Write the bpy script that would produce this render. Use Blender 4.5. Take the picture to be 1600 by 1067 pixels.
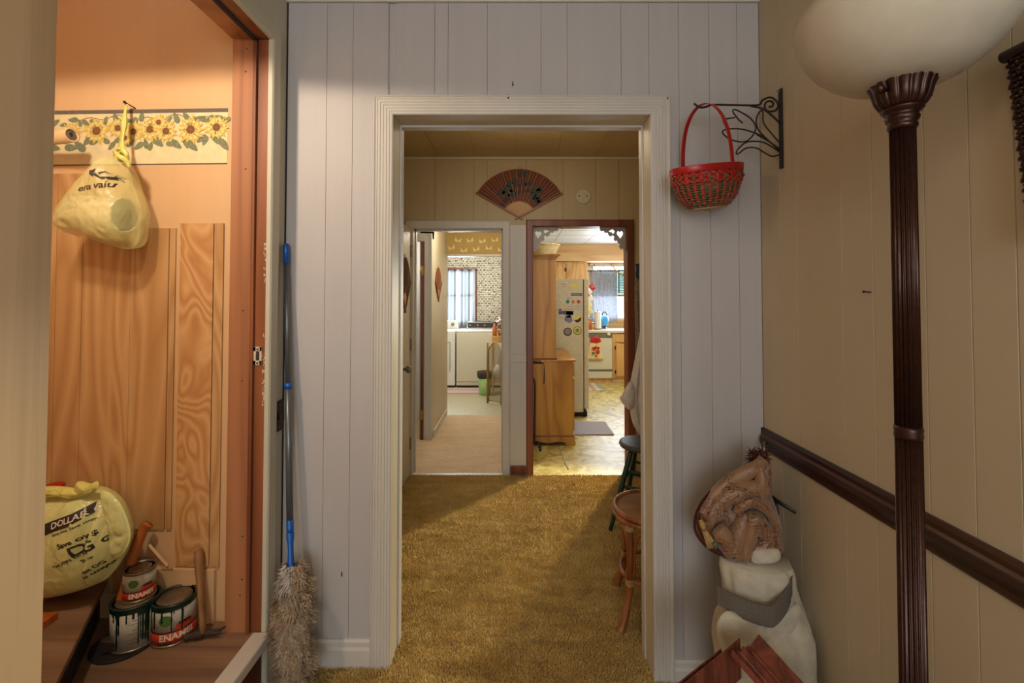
import bpy, bmesh, math, random
from math import sin, cos, pi, radians as R, sqrt, atan2
from mathutils import Vector, Matrix, noise
from mathutils.bvhtree import BVHTree
random.seed(7)
for o in list(bpy.data.objects): bpy.data.objects.remove(o)
S = bpy.context.scene; COL = S.collection

# ------------------------------------------------------------------ camera
FPX = 720.0; CX = 805.0; CY = 448.2; TILT = math.atan(.0234); CZ = 1.36
cam = bpy.data.objects.new('camera', bpy.data.cameras.new('camera')); COL.objects.link(cam)
cam.location = (0, 0, CZ); cam.rotation_euler = (pi/2+TILT, 0, 0)
cam.data.sensor_width = 36; cam.data.lens = FPX/1600*36
cam.data.shift_x = -(CX-800)/1600; cam.data.shift_y = (CY-533.5)/1600
cam.data.clip_start = .02
S.camera = cam
# measuring helpers: where a sight line meets a real plane of the room
def ray(px, py):
    u = (px-CX)/FPX; v = (CY-py)/FPX
    return Vector((u, cos(TILT)-v*sin(TILT), sin(TILT)+v*cos(TILT)))
def W(px, py, d):
    r = ray(px, py); return Vector((r.x*d/r.y, d, CZ+r.z*d/r.y))
def WX(px, py, X):
    r = ray(px, py); t = X/r.x; return Vector((X, r.y*t, CZ+r.z*t))
def WZ(px, py, z):
    r = ray(px, py); t = (z-CZ)/r.z; return Vector((r.x*t, r.y*t, z))

# ------------------------------------------------------------------ view, world, lights
S.view_settings.view_transform = 'Standard'; S.view_settings.look = 'None'
S.view_settings.gamma = 1; S.view_settings.use_curve_mapping = False
S.view_settings.exposure = 0.0
w = bpy.data.worlds.new('world'); S.world = w; w.use_nodes = True
bg = w.node_tree.nodes['Background']; bg.inputs[0].default_value = (.80, .90, 1, 1); bg.inputs[1].default_value = 4.0

def area(name, loc, rot, sx, sy, power, color):
    l = bpy.data.lights.new(name, 'AREA'); l.shape = 'RECTANGLE'; l.size = sx; l.size_y = sy
    l.energy = power; l.color = color
    o = bpy.data.objects.new(name, l); COL.objects.link(o); o.location = loc; o.rotation_euler = rot
    return o
def bulb(name, loc, power, color, r=.04):
    l = bpy.data.lights.new(name, 'POINT'); l.energy = power; l.color = color; l.shadow_soft_size = r
    o = bpy.data.objects.new(name, l); COL.objects.link(o); o.location = loc
    return o
def spot(name, loc, power, color, ang, blend, r=.04):
    l = bpy.data.lights.new(name, 'SPOT'); l.energy = power; l.color = color; l.shadow_soft_size = r
    l.spot_size = R(ang); l.spot_blend = blend
    o = bpy.data.objects.new(name, l); COL.objects.link(o); o.location = loc
    return o
area('rear_daylight_fill', (.0, -2.4, 1.6), (R(90), 0, 0), 1.5, 1.6, 18, (.90, .95, 1.0))     # added soft fill for daylight from behind the camera; its window is unseen
area('side_fill', (.90, -1.1, 1.55), (0, R(90), 0), 1.4, 1.3, 9, (.97, .97, 1.0))      # unseen fill added from the right to brighten the left wall and door
bulb('front_room_fill', (-.30, -.35, 2.2), 8.5, (1, .86, .70), .10)  # warm fill added for the front room walls, not a known fixture
spot('closet_lamp', (-1.07, .74, 2.26), 44, (1, .82, .62), 172, .06, .05)
bulb('hall_fill', (.10, 2.6, 2.28), 6.0, (1, .82, .58), .12)  # ambient fill added to lift the hall and its carpet
bulb('kitchen_ceiling_lamp', (1.8, 6.0, 1.95), 50, (1, .95, .84), .07)
ks = spot('kitchen_beam_boost', (1.8, 5.47, 2.08), 760, (1, .92, .72), 40, .35, .05)  # added spot, strengthens the ceiling lamp's beam through the doorway onto the carpet
ks.rotation_euler = (Vector((-.2, 1.9, 0))-Vector((1.8, 5.47, 2.08))).to_track_quat('-Z', 'Y').to_euler()
area('kitchen_window_light', (1.75, 7.86, 1.42), (R(-90), 0, 0), .9, .9, 34, (.78, .9, 1))
area('laundry_window_light', (-1.15, 7.62, 1.40), (R(-90), 0, 0), .9, .8, 26, (.85, .93, 1))
bulb('corridor_fill', (-.40, 4.4, 2.05), 15, (1, .92, .78), .08)  # fill added to brighten the butterfly paper on the header
bulb('kitchen_door_fill', (1.0, 3.98, 1.98), 12, (1, .94, .84), .06)  # extra ambient light added for the hutch and fridge sides facing the hall
bulb('laundry_fill', (-.8, 6.3, 2.1), 42, (1, .95, .86), .1)  # unseen point light that brightens the washer and laundry room

# ------------------------------------------------------------------ materials
def srgb(h):
    h = h.lstrip('#'); c = [int(h[i:i+2], 16)/255 for i in (0, 2, 4)]
    return tuple((x/12.92 if x <= .04045 else ((x+.055)/1.055)**2.4) for x in c)+(1,)
class NT:
    def __init__(s, m):
        m.use_nodes = True; s.m = m; s.t = m.node_tree; s.b = s.t.nodes['Principled BSDF']
    def n(s, typ, **k):
        nd = s.t.nodes.new(typ)
        for a, v in k.items():
            if a in nd.inputs.keys(): nd.inputs[a].default_value = v
            else: setattr(nd, a, v)
        return nd
    def l(s, a, b): s.t.links.new(a, b)
    def coord(s, scale=(1, 1, 1), rot=(0, 0, 0)):
        tc = s.n('ShaderNodeTexCoord'); mp = s.n('ShaderNodeMapping'); mp.inputs['Scale'].default_value = scale
        mp.inputs['Rotation'].default_value = rot
        s.l(tc.outputs['Object'], mp.inputs[0]); return mp.outputs[0]
    def ramp(s, fac, stops):
        r = s.n('ShaderNodeValToRGB'); e = r.color_ramp.elements
        e[0].position, e[0].color = stops[0][0], srgb(stops[0][1])
        e[1].position, e[1].color = stops[-1][0], srgb(stops[-1][1])
        for p, c in stops[1:-1]:
            x = e.new(p); x.color = srgb(c)
        s.l(fac, r.inputs[0]); return r.outputs[0]
    def bump(s, fac, strength=.3, dist=.003):
        b = s.n('ShaderNodeBump'); b.inputs['Strength'].default_value = strength; b.inputs['Distance'].default_value = dist
        s.l(fac, b.inputs['Height']); s.l(b.outputs[0], s.b.inputs['Normal'])
    def mix(s, fac, a, b, blend='MIX'):
        x = s.n('ShaderNodeMix', data_type='RGBA', blend_type=blend)
        for sock, v in ((x.inputs[0], fac), (x.inputs[6], a), (x.inputs[7], b)):
            if hasattr(v, 'links'): s.l(v, sock)
            elif isinstance(v, str): sock.default_value = srgb(v)
            else: sock.default_value = v
        return x.outputs[2]
def plain(name, col, rough=.6, metal=0, var=.06, scale=6, bump=0, trans=0, alpha=1, emis=None, spec=None, bscale=80):
    m = bpy.data.materials.new(name); t = NT(m)
    co = t.coord((scale,)*3)
    ns = t.n('ShaderNodeTexNoise'); ns.inputs['Detail'].default_value = 4; t.l(co, ns.inputs['Vector'])
    c = srgb(col); 
    mr = t.n('ShaderNodeMapRange'); t.l(ns.outputs['Fac'], mr.inputs[0]); mr.inputs[1].default_value = .3; mr.inputs[2].default_value = .7
    mr.inputs[3].default_value = 1-var*2; mr.inputs[4].default_value = 1+var*.6
    hs = t.n('ShaderNodeHueSaturation'); hs.inputs['Color'].default_value = c; t.l(mr.outputs[0], hs.inputs['Value'])
    t.l(hs.outputs[0], t.b.inputs['Base Color'])
    t.b.inputs['Roughness'].default_value = rough; t.b.inputs['Metallic'].default_value = metal
    if spec is not None: t.b.inputs['Specular IOR Level'].default_value = spec
    if trans: t.b.inputs['Transmission Weight'].default_value = trans
    if alpha < 1: t.b.inputs['Alpha'].default_value = alpha
    if emis: t.b.inputs['Emission Color'].default_value = srgb(emis[0]); t.b.inputs['Emission Strength'].default_value = emis[1]
    if bump:
        n2 = t.n('ShaderNodeTexNoise'); n2.inputs['Scale'].default_value = bscale; n2.inputs['Detail'].default_value = 3
        t.l(t.coord(), n2.inputs['Vector']); t.bump(n2.outputs['Fac'], bump, .004)
    return m
def painted(name, col, stain='#8d8068', amt=.25, rough=.5):
    """old painted panelling: faint brush streaks and grime"""
    m = bpy.data.materials.new(name); t = NT(m)
    n1 = t.n('ShaderNodeTexNoise'); n1.inputs['Scale'].default_value = 1.6; n1.inputs['Detail'].default_value = 6; t.l(t.coord((1, 1, .5)), n1.inputs['Vector'])
    n2 = t.n('ShaderNodeTexNoise'); n2.inputs['Scale'].default_value = 30; n2.inputs['Detail'].default_value = 3; t.l(t.coord((1, 1, .05)), n2.inputs['Vector'])
    f = t.n('ShaderNodeMapRange'); t.l(n1.outputs['Fac'], f.inputs[0]); f.inputs[1].default_value = .45; f.inputs[2].default_value = .8; f.inputs[4].default_value = amt
    c1 = t.mix(f.outputs[0], col, stain)
    f2 = t.n('ShaderNodeMapRange'); t.l(n2.outputs['Fac'], f2.inputs[0]); f2.inputs[1].default_value = .35; f2.inputs[2].default_value = .75; f2.inputs[4].default_value = .10
    c2 = t.mix(f2.outputs[0], c1, stain)
    t.l(c2, t.b.inputs['Base Color']); t.b.inputs['Roughness'].default_value = rough
    t.b.inputs['Specular IOR Level'].default_value = .3
    t.bump(n2.outputs['Fac'], .12, .002)
    return m
def wood(name, c0, c1, c2, scale=6, axis='Z', rough=.5, dist=6, stretch=.12, fine=.35, rings=1.0):
    m = bpy.data.materials.new(name); t = NT(m)
    sc = {'Z': (1, 1, stretch), 'X': (stretch, 1, 1), 'Y': (1, stretch, 1)}[axis]
    co = t.coord(sc)
    n1 = t.n('ShaderNodeTexNoise'); n1.inputs['Scale'].default_value = scale; n1.inputs['Detail'].default_value = 2; n1.inputs['Distortion'].default_value = .6
    t.l(co, n1.inputs['Vector'])
    mm = t.n('ShaderNodeMath', operation='MULTIPLY'); t.l(n1.outputs['Fac'], mm.inputs[0]); mm.inputs[1].default_value = dist*rings
    fr = t.n('ShaderNodeMath', operation='PINGPONG'); t.l(mm.outputs[0], fr.inputs[0]); fr.inputs[1].default_value = .5
    n2 = t.n('ShaderNodeTexNoise'); n2.inputs['Scale'].default_value = scale*14; n2.inputs['Detail'].default_value = 3
    t.l(t.coord(tuple(x if x == 1 else x*.25 for x in sc)), n2.inputs['Vector'])
    a = t.n('ShaderNodeMath', operation='MULTIPLY_ADD'); t.l(fr.outputs[0], a.inputs[0]); a.inputs[1].default_value = 1.3
    b = t.n('ShaderNodeMath', operation='MULTIPLY'); t.l(n2.outputs['Fac'], b.inputs[0]); b.inputs[1].default_value = fine; t.l(b.outputs[0], a.inputs[2])
    t.l(t.ramp(a.outputs[0], [(.05, c0), (.45, c1), (.95, c2)]), t.b.inputs['Base Color'])
    t.b.inputs['Roughness'].default_value = rough
    t.bump(n2.outputs['Fac'], .15, .002)
    return m
def plastic_bag(name, col, alpha):
    m = bpy.data.materials.new(name); t = NT(m)
    t.b.inputs['Base Color'].default_value = srgb(col); t.b.inputs['Roughness'].default_value = .28
    t.b.inputs['Alpha'].default_value = alpha
    t.b.inputs['Subsurface Weight'].default_value = 0
    n = t.n('ShaderNodeTexNoise'); n.inputs['Scale'].default_value = 22; n.inputs['Detail'].default_value = 5; n.inputs['Distortion'].default_value = 1.4
    t.l(t.coord((1, 1, .5)), n.inputs['Vector']); t.bump(n.outputs['Fac'], .55, .012)
    return m
M = {}
M['white_wall'] = painted('white painted panelling', '#b7b1ad', '#918881', .30)
M['trim'] = painted('cream trim paint', '#c9c3b9', '#a09276', .28, .42)
M['jamb_paint'] = painted('aged cream jamb paint', '#c8bda3', '#9a865c', .45, .45)
M['beige_wall'] = painted('beige painted panelling', '#c3b396', '#a39272', .35)
M['left_wall'] = painted('grey cream wall paint', '#c2bcaa', '#9a8d6a', .35)
M['hall_wall'] = painted('hall cream panelling', '#b7a580', '#937b4e', .35)
M['hall_ceiling'] = painted('hall ceiling board', '#b59f76', '#8d7444', .4)
M['white_ceiling'] = painted('kitchen ceiling tile', '#d6d8da', '#b9b9b6', .2)
M['dark_gap'] = plain('dark joint', '#2b2723', .9)
M['rail'] = wood('dark walnut rail', '#1f100b', '#3a1d14', '#5b3323', 7, 'Y', .28, 5, .06)
M['jamb_wood'] = wood('reddish jamb pine', '#8a5836', '#a16a44', '#b17b54', 5, 'Z', .55, 3, .05)
M['jamb_dark'] = wood('dark stained stop', '#5c2d16', '#7c4525', '#94582f', 5, 'Z', .5, 3, .05)
M['closet_board'] = painted('peach wallboard', '#d6b084', '#bd9363', .25, .75)
M['ply'] = wood('birch ply panel', '#af8150', '#c19664', '#cfa877', 3.2, 'Z', .42, 13, .22, .25)
M['ply_light'] = wood('figured birch ply', '#b5804d', '#c79661', '#d9b07c', 4.5, 'Z', .42, 15, .5, .2)
M['raw_board'] = wood('raw pale board', '#b98d5f', '#caa174', '#d7b488', 4, 'X', .7, 3, .1)
M['door_wood'] = wood('grey brown flush door', '#8f7353', '#a98c68', '#bfa27c', 5, 'Z', .45, 3.4, .05, .9)
M['step_wood'] = wood('worn brown tread', '#58402e', '#785a42', '#8a6a50', 5, 'X', .6, 5, .08, .6)
M['riser'] = plain('dark riser', '#241a1c', .8, var=.15)
M['maroon'] = plain('maroon riser paint', '#5d2415', .6, var=.15, scale=9)
M['brown_casing'] = wood('red brown door casing', '#4c2112', '#703820', '#8a4c2d', 6, 'Z', .4, 3, .05)
M['oak'] = wood('honey hutch wood', '#86591f', '#a3732b', '#b5863a', 4, 'Z', .38, 4, .12)
M['cab'] = wood('light oak cabinet', '#b07f42', '#c59757', '#d3aa6c', 4, 'Z', .45, 5, .12)
M['cab_x'] = wood('light oak soffit', '#ab834f', '#bd9662', '#cda878', 4, 'X', .5, 4, .12)
M['black'] = plain('black', '#141313', .45)
M['iron'] = plain('dark wrought iron', '#2a1a18', .45, .4)
M['bronze'] = plain('red bronze metal', '#43281f', .30, .6, var=.2, scale=30)
M['bowl'] = plain('frosted glass shade', '#c9beaa', .5, var=.04, scale=5, spec=.3)
M['blue'] = plain('blue plastic', '#0d55a8', .35)
M['grey_pole'] = plain('grey pole', '#66696b', .35, .5)
M['red_wicker'] = plain('red painted wicker', '#c93a29', .5, var=.25, scale=50)
M['green_wicker'] = plain('olive wicker', '#5e6b45', .6, var=.2, scale=40)
M['straw'] = plain('straw', '#b89155', .7, var=.25, scale=50)
M['brass'] = plain('brass', '#b08a45', .3, .8)
M['steel'] = plain('worn steel', '#8b8880', .4, .8, var=.2, scale=40)
M['rust'] = plain('rusty iron', '#4b3c33', .7, .4, var=.3, scale=60)
M['paper'] = plain('cream paper', '#e3d3a6', .8)
M['white'] = plain('white enamel', '#dcdad2', .35)
M['almond'] = plain('almond enamel', '#cdc6ae', .4, var=.03)
M['fridge_side'] = plain('beige fridge side', '#c8c2ab', .55, var=.05, bump=.1, bscale=200)
M['green_paint'] = plain('dark green paint', '#1f3a30', .35, var=.2, scale=15)
M['stool_seat'] = plain('dusty green seat', '#44483f', .5, var=.2, scale=10)
M['rattan'] = wood('rattan cane', '#5f2d14', '#874a25', '#a4683a', 12, 'Z', .35, 3, .2)
M['rattan_seat'] = wood('rattan seat ply', '#6e4a26', '#875f34', '#976f42', 6, 'X', .85, 4, .2)
M['hammer_wood'] = wood('old hammer handle', '#6b4426', '#855a34', '#9c6f45', 12, 'Z', .6, 3, .1)
M['axe_wood'] = wood('orange axe handle', '#8a3f14', '#a9561f', '#b96a2c', 12, 'Z', .45, 3, .1)
M['red'] = plain('red plastic', '#b3161a', .35)
M['label_white'] = plain('can label white', '#bfb9ad', .5, var=.1, scale=30)
M['label_red'] = plain('can label red', '#c93a22', .45, var=.08, scale=30)
M['label_green'] = plain('can label green', '#4d7a3a', .5)
M['paint_green'] = plain('dark green drips', '#0f2e25', .25)
M['tin'] = plain('tin lid', '#8f7f6b', .35, .7, var=.2, scale=30)
M['ink'] = plain('dark brown ink', '#33251f', .6)
M['ink_white'] = plain('white ink', '#e8e2c8', .6)
M['bag_front'] = plastic_bag('pale yellow green bag', '#dadb96', .93)
M['bag_hang'] = plastic_bag('yellow bag film', '#f0e8a0', .42)
M['bag_knot'] = plastic_bag('gathered yellow film', '#e3dc7c', .88)
M['cream_cloth'] = plain('cream cotton cloth', '#c6bca6', .85, var=.07, scale=8, bump=.15, bscale=300)
M['grey_cloth'] = plain('grey linen band', '#6f665c', .9, var=.18, scale=60, bump=.3, bscale=400)
M['white_cloth'] = plain('white cotton', '#cfc7c2', .9, var=.05)
M['duster'] = plain('dirty lambswool', '#b39c80', .95, var=.3, scale=25)
M['duster_white'] = plain('clean lambswool', '#cfc9c0', .95, var=.1, scale=25)
M['teal'] = plain('teal shutter', '#1d8577', .5)
M['blind'] = wood('red brown woven blind', '#4a1f15', '#6e3323', '#8a4733', 14, 'Z', .5, 5, .2)
M['cord_red'] = plain('maroon cord', '#4f1f18', .7)
M['sky_glass'] = plain('window glass', '#dfe8ee', .05, trans=1, alpha=.25)
M['grass'] = M['label_green']

def damask():
    m = bpy.data.materials.new('gold brown damask'); t = NT(m)
    n = t.n('ShaderNodeTexNoise'); n.inputs['Scale'].default_value = 14; n.inputs['Detail'].default_value = 2; n.inputs['Distortion'].default_value = 2.6
    t.l(t.coord(), n.inputs['Vector'])
    mm = t.n('ShaderNodeMath', operation='MULTIPLY'); t.l(n.outputs['Fac'], mm.inputs[0]); mm.inputs[1].default_value = 9
    fr = t.n('ShaderNodeMath', operation='PINGPONG'); t.l(mm.outputs[0], fr.inputs[0]); fr.inputs[1].default_value = .5
    n2 = t.n('ShaderNodeTexNoise'); n2.inputs['Scale'].default_value = 9; t.l(t.coord(), n2.inputs['Vector'])
    g = t.n('ShaderNodeMapRange'); t.l(n2.outputs['Fac'], g.inputs[0]); g.inputs[1].default_value = .42; g.inputs[2].default_value = .50
    lines = t.n('ShaderNodeMapRange'); t.l(fr.outputs[0], lines.inputs[0]); lines.inputs[1].default_value = .10; lines.inputs[2].default_value = .22; lines.inputs[3].default_value = 1; lines.inputs[4].default_value = 0
    mu = t.n('ShaderNodeMath', operation='MULTIPLY'); t.l(lines.outputs[0], mu.inputs[0]); t.l(g.outputs[0], mu.inputs[1])
    t.l(t.mix(mu.outputs[0], '#916a48', '#4d2113'), t.b.inputs['Base Color'])
    t.b.inputs['Roughness'].default_value = .45; t.b.inputs['Sheen Weight'].default_value = .3
    return m
M['damask'] = damask()
def carpet_mat(name, c0, c1, c2, pile=False):
    m = bpy.data.materials.new(name); t = NT(m)
    n = t.n('ShaderNodeTexNoise'); n.inputs['Scale'].default_value = 7; n.inputs['Detail'].default_value = 6; n.inputs['Roughness'].default_value = .7
    t.l(t.coord((.6, 1.6, 1)), n.inputs['Vector'])
    n2 = t.n('ShaderNodeTexNoise'); n2.inputs['Scale'].default_value = 160; n2.inputs['Detail'].default_value = 2; t.l(t.coord((.6, 1, 1)), n2.inputs['Vector'])
    a = t.n('ShaderNodeMath', operation='MULTIPLY_ADD'); t.l(n2.outputs['Fac'], a.inputs[0]); a.inputs[1].default_value = .6
    b = t.n('ShaderNodeMath', operation='MULTIPLY'); t.l(n.outputs['Fac'], b.inputs[0]); b.inputs[1].default_value = .6; t.l(b.outputs[0], a.inputs[2])
    t.l(t.ramp(a.outputs[0], [(.35, c0), (.58, c1), (.8, c2)]), t.b.inputs['Base Color'])
    t.b.inputs['Roughness'].default_value = .95; t.b.inputs['Specular IOR Level'].default_value = .1
    t.b.inputs['Sheen Weight'].default_value = .25
    if not pile: t.bump(n2.outputs['Fac'], .6, .01)
    return m
M['carpet'] = carpet_mat('gold shag carpet', '#8f7132', '#bb9c54', '#d5bd7e', True)
M['carpet_base'] = carpet_mat('carpet backing', '#7a5c28', '#9c7c3c', '#b49452')
M['tan_carpet'] = carpet_mat('tan carpet', '#a48862', '#bfa17a', '#cfb48e')
def lino():
    m = bpy.data.materials.new('marbled yellow vinyl floor'); t = NT(m)
    n = t.n('ShaderNodeTexNoise'); n.inputs['Scale'].default_value = 9; n.inputs['Detail'].default_value = 7; n.inputs['Distortion'].default_value = 1.2
    t.l(t.coord(), n.inputs['Vector'])
    t.l(t.ramp(n.outputs['Fac'], [(.32, '#8d7a3a'), (.5, '#b9a661'), (.68, '#d6c88c')]), t.b.inputs['Base Color'])
    t.b.inputs['Roughness'].default_value = .38; t.bump(n.outputs['Fac'], .1, .002)
    return m
M['lino'] = lino()
M['lino_l'] = plain('pale vinyl floor', '#b5ab8a', .35, var=.15, scale=8)
def brickpaper():
    m = bpy.data.materials.new('brick print wallpaper'); t = NT(m)
    tc = t.n('ShaderNodeTexCoord'); sp = t.n('ShaderNodeSeparateXYZ'); cb = t.n('ShaderNodeCombineXYZ')
    t.l(tc.outputs['Object'], sp.inputs[0]); t.l(sp.outputs['X'], cb.inputs['X']); t.l(sp.outputs['Z'], cb.inputs['Y'])
    nz = t.n('ShaderNodeTexNoise'); nz.inputs['Scale'].default_value = 22; t.l(cb.outputs[0], nz.inputs['Vector'])
    vm = t.n('ShaderNodeMix', data_type='VECTOR'); vm.inputs[0].default_value = .05; t.l(cb.outputs[0], vm.inputs[4]); t.l(nz.outputs['Color'], vm.inputs[5])
    br = t.n('ShaderNodeTexBrick'); br.inputs['Scale'].default_value = 9; br.inputs['Color1'].default_value = srgb('#6f6653'); br.inputs['Color2'].default_value = srgb('#b5aa90'); br.inputs['Mortar'].default_value = srgb('#dcd8ca')
    br.inputs['Mortar Size'].default_value = .045; br.inputs['Brick Width'].default_value = .5; br.inputs['Row Height'].default_value = .32
    t.l(vm.outputs[1], br.inputs['Vector']); t.l(br.outputs['Color'], t.b.inputs['Base Color']); t.b.inputs['Roughness'].default_value = .7
    return m
M['brickpaper'] = brickpaper()
M['gold_paper'] = plain('gold wallpaper', '#b39450', .7, var=.1, scale=20)
M['gold_print'] = plain('pale butterfly print', '#d8c48d', .7)
def striped(name, cols, scale, axis='X', rough=.9, trans=0, alpha=1):
    m = bpy.data.materials.new(name); t = NT(m)
    tc = t.n('ShaderNodeTexCoord'); sp = t.n('ShaderNodeSeparateXYZ'); t.l(tc.outputs['Object'], sp.inputs[0])
    mu = t.n('ShaderNodeMath', operation='MULTIPLY'); t.l(sp.outputs[axis], mu.inputs[0]); mu.inputs[1].default_value = scale
    fr = t.n('ShaderNodeMath', operation='FRACT'); t.l(mu.outputs[0], fr.inputs[0])
    rp = t.n('ShaderNodeValToRGB'); rp.color_ramp.interpolation = 'CONSTANT'
    e = rp.color_ramp.elements; e[0].color = srgb(cols[0]); e[0].position = 0; e[1].color = srgb(cols[1]); e[1].position = 1/len(cols)
    for i, c in enumerate(cols[2:], 2):
        x = e.new(i/len(cols)); x.color = srgb(c)
    t.l(fr.outputs[0], rp.inputs[0]); t.l(rp.outputs[0], t.b.inputs['Base Color'])
    t.b.inputs['Roughness'].default_value = rough; t.b.inputs['Transmission Weight'].default_value = trans; t.b.inputs['Alpha'].default_value = alpha
    return m
M['laundry_curtain'] = striped('striped sheer curtain', ['#e9eef2', '#dfe7ee', '#8d96a8', '#e4ebf0', '#b7c6cc', '#c9d9d0', '#7e7f92', '#e6ecf1'], 4.2, 'X', .9, 0, .72)
M['kitchen_curtain'] = plain('sheer grey blue curtain', '#c2c8d6', .9, var=.12, alpha=.72)
def sheer(m, f):
    t = m.node_tree; b = t.nodes['Principled BSDF']; tr = t.nodes.new('ShaderNodeBsdfTranslucent'); mx = t.nodes.new('ShaderNodeMixShader'); mx.inputs[0].default_value = f
    tp = t.nodes.new('ShaderNodeBsdfTransparent'); m2 = t.nodes.new('ShaderNodeMixShader'); m2.inputs[0].default_value = b.inputs['Alpha'].default_value; b.inputs['Alpha'].default_value = 1
    t.links.new(b.inputs['Base Color'].links[0].from_socket, tr.inputs[0]); t.links.new(b.outputs[0], mx.inputs[1]); t.links.new(tr.outputs[0], mx.inputs[2])
    t.links.new(tp.outputs[0], m2.inputs[1]); t.links.new(mx.outputs[0], m2.inputs[2]); t.links.new(m2.outputs[0], t.nodes['Material Output'].inputs[0])
sheer(M['kitchen_curtain'], .6); sheer(M['laundry_curtain'], .6)
M['rug_stripe'] = striped('striped rag rug', ['#c9a9a2', '#8b5560', '#d8cabb', '#a0707a', '#cbb7a6'], 9, 'Y')
M['rug_teal'] = striped('teal edged mat', ['#8a9f96', '#c9b79a', '#b58f7c', '#c8b898'], 4.0, 'X')
M['rug_lilac'] = plain('lilac grey mat', '#a6a2ad', .95, var=.12, scale=60, bump=.5, bscale=200)
M['patterned'] = plain('brown leaf print curtain', '#8d7d6a', .9, var=.35, scale=22)
M['blue_dots'] = plain('navy dotted cloth', '#34365e', .8, var=.6, scale=120)

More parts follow.
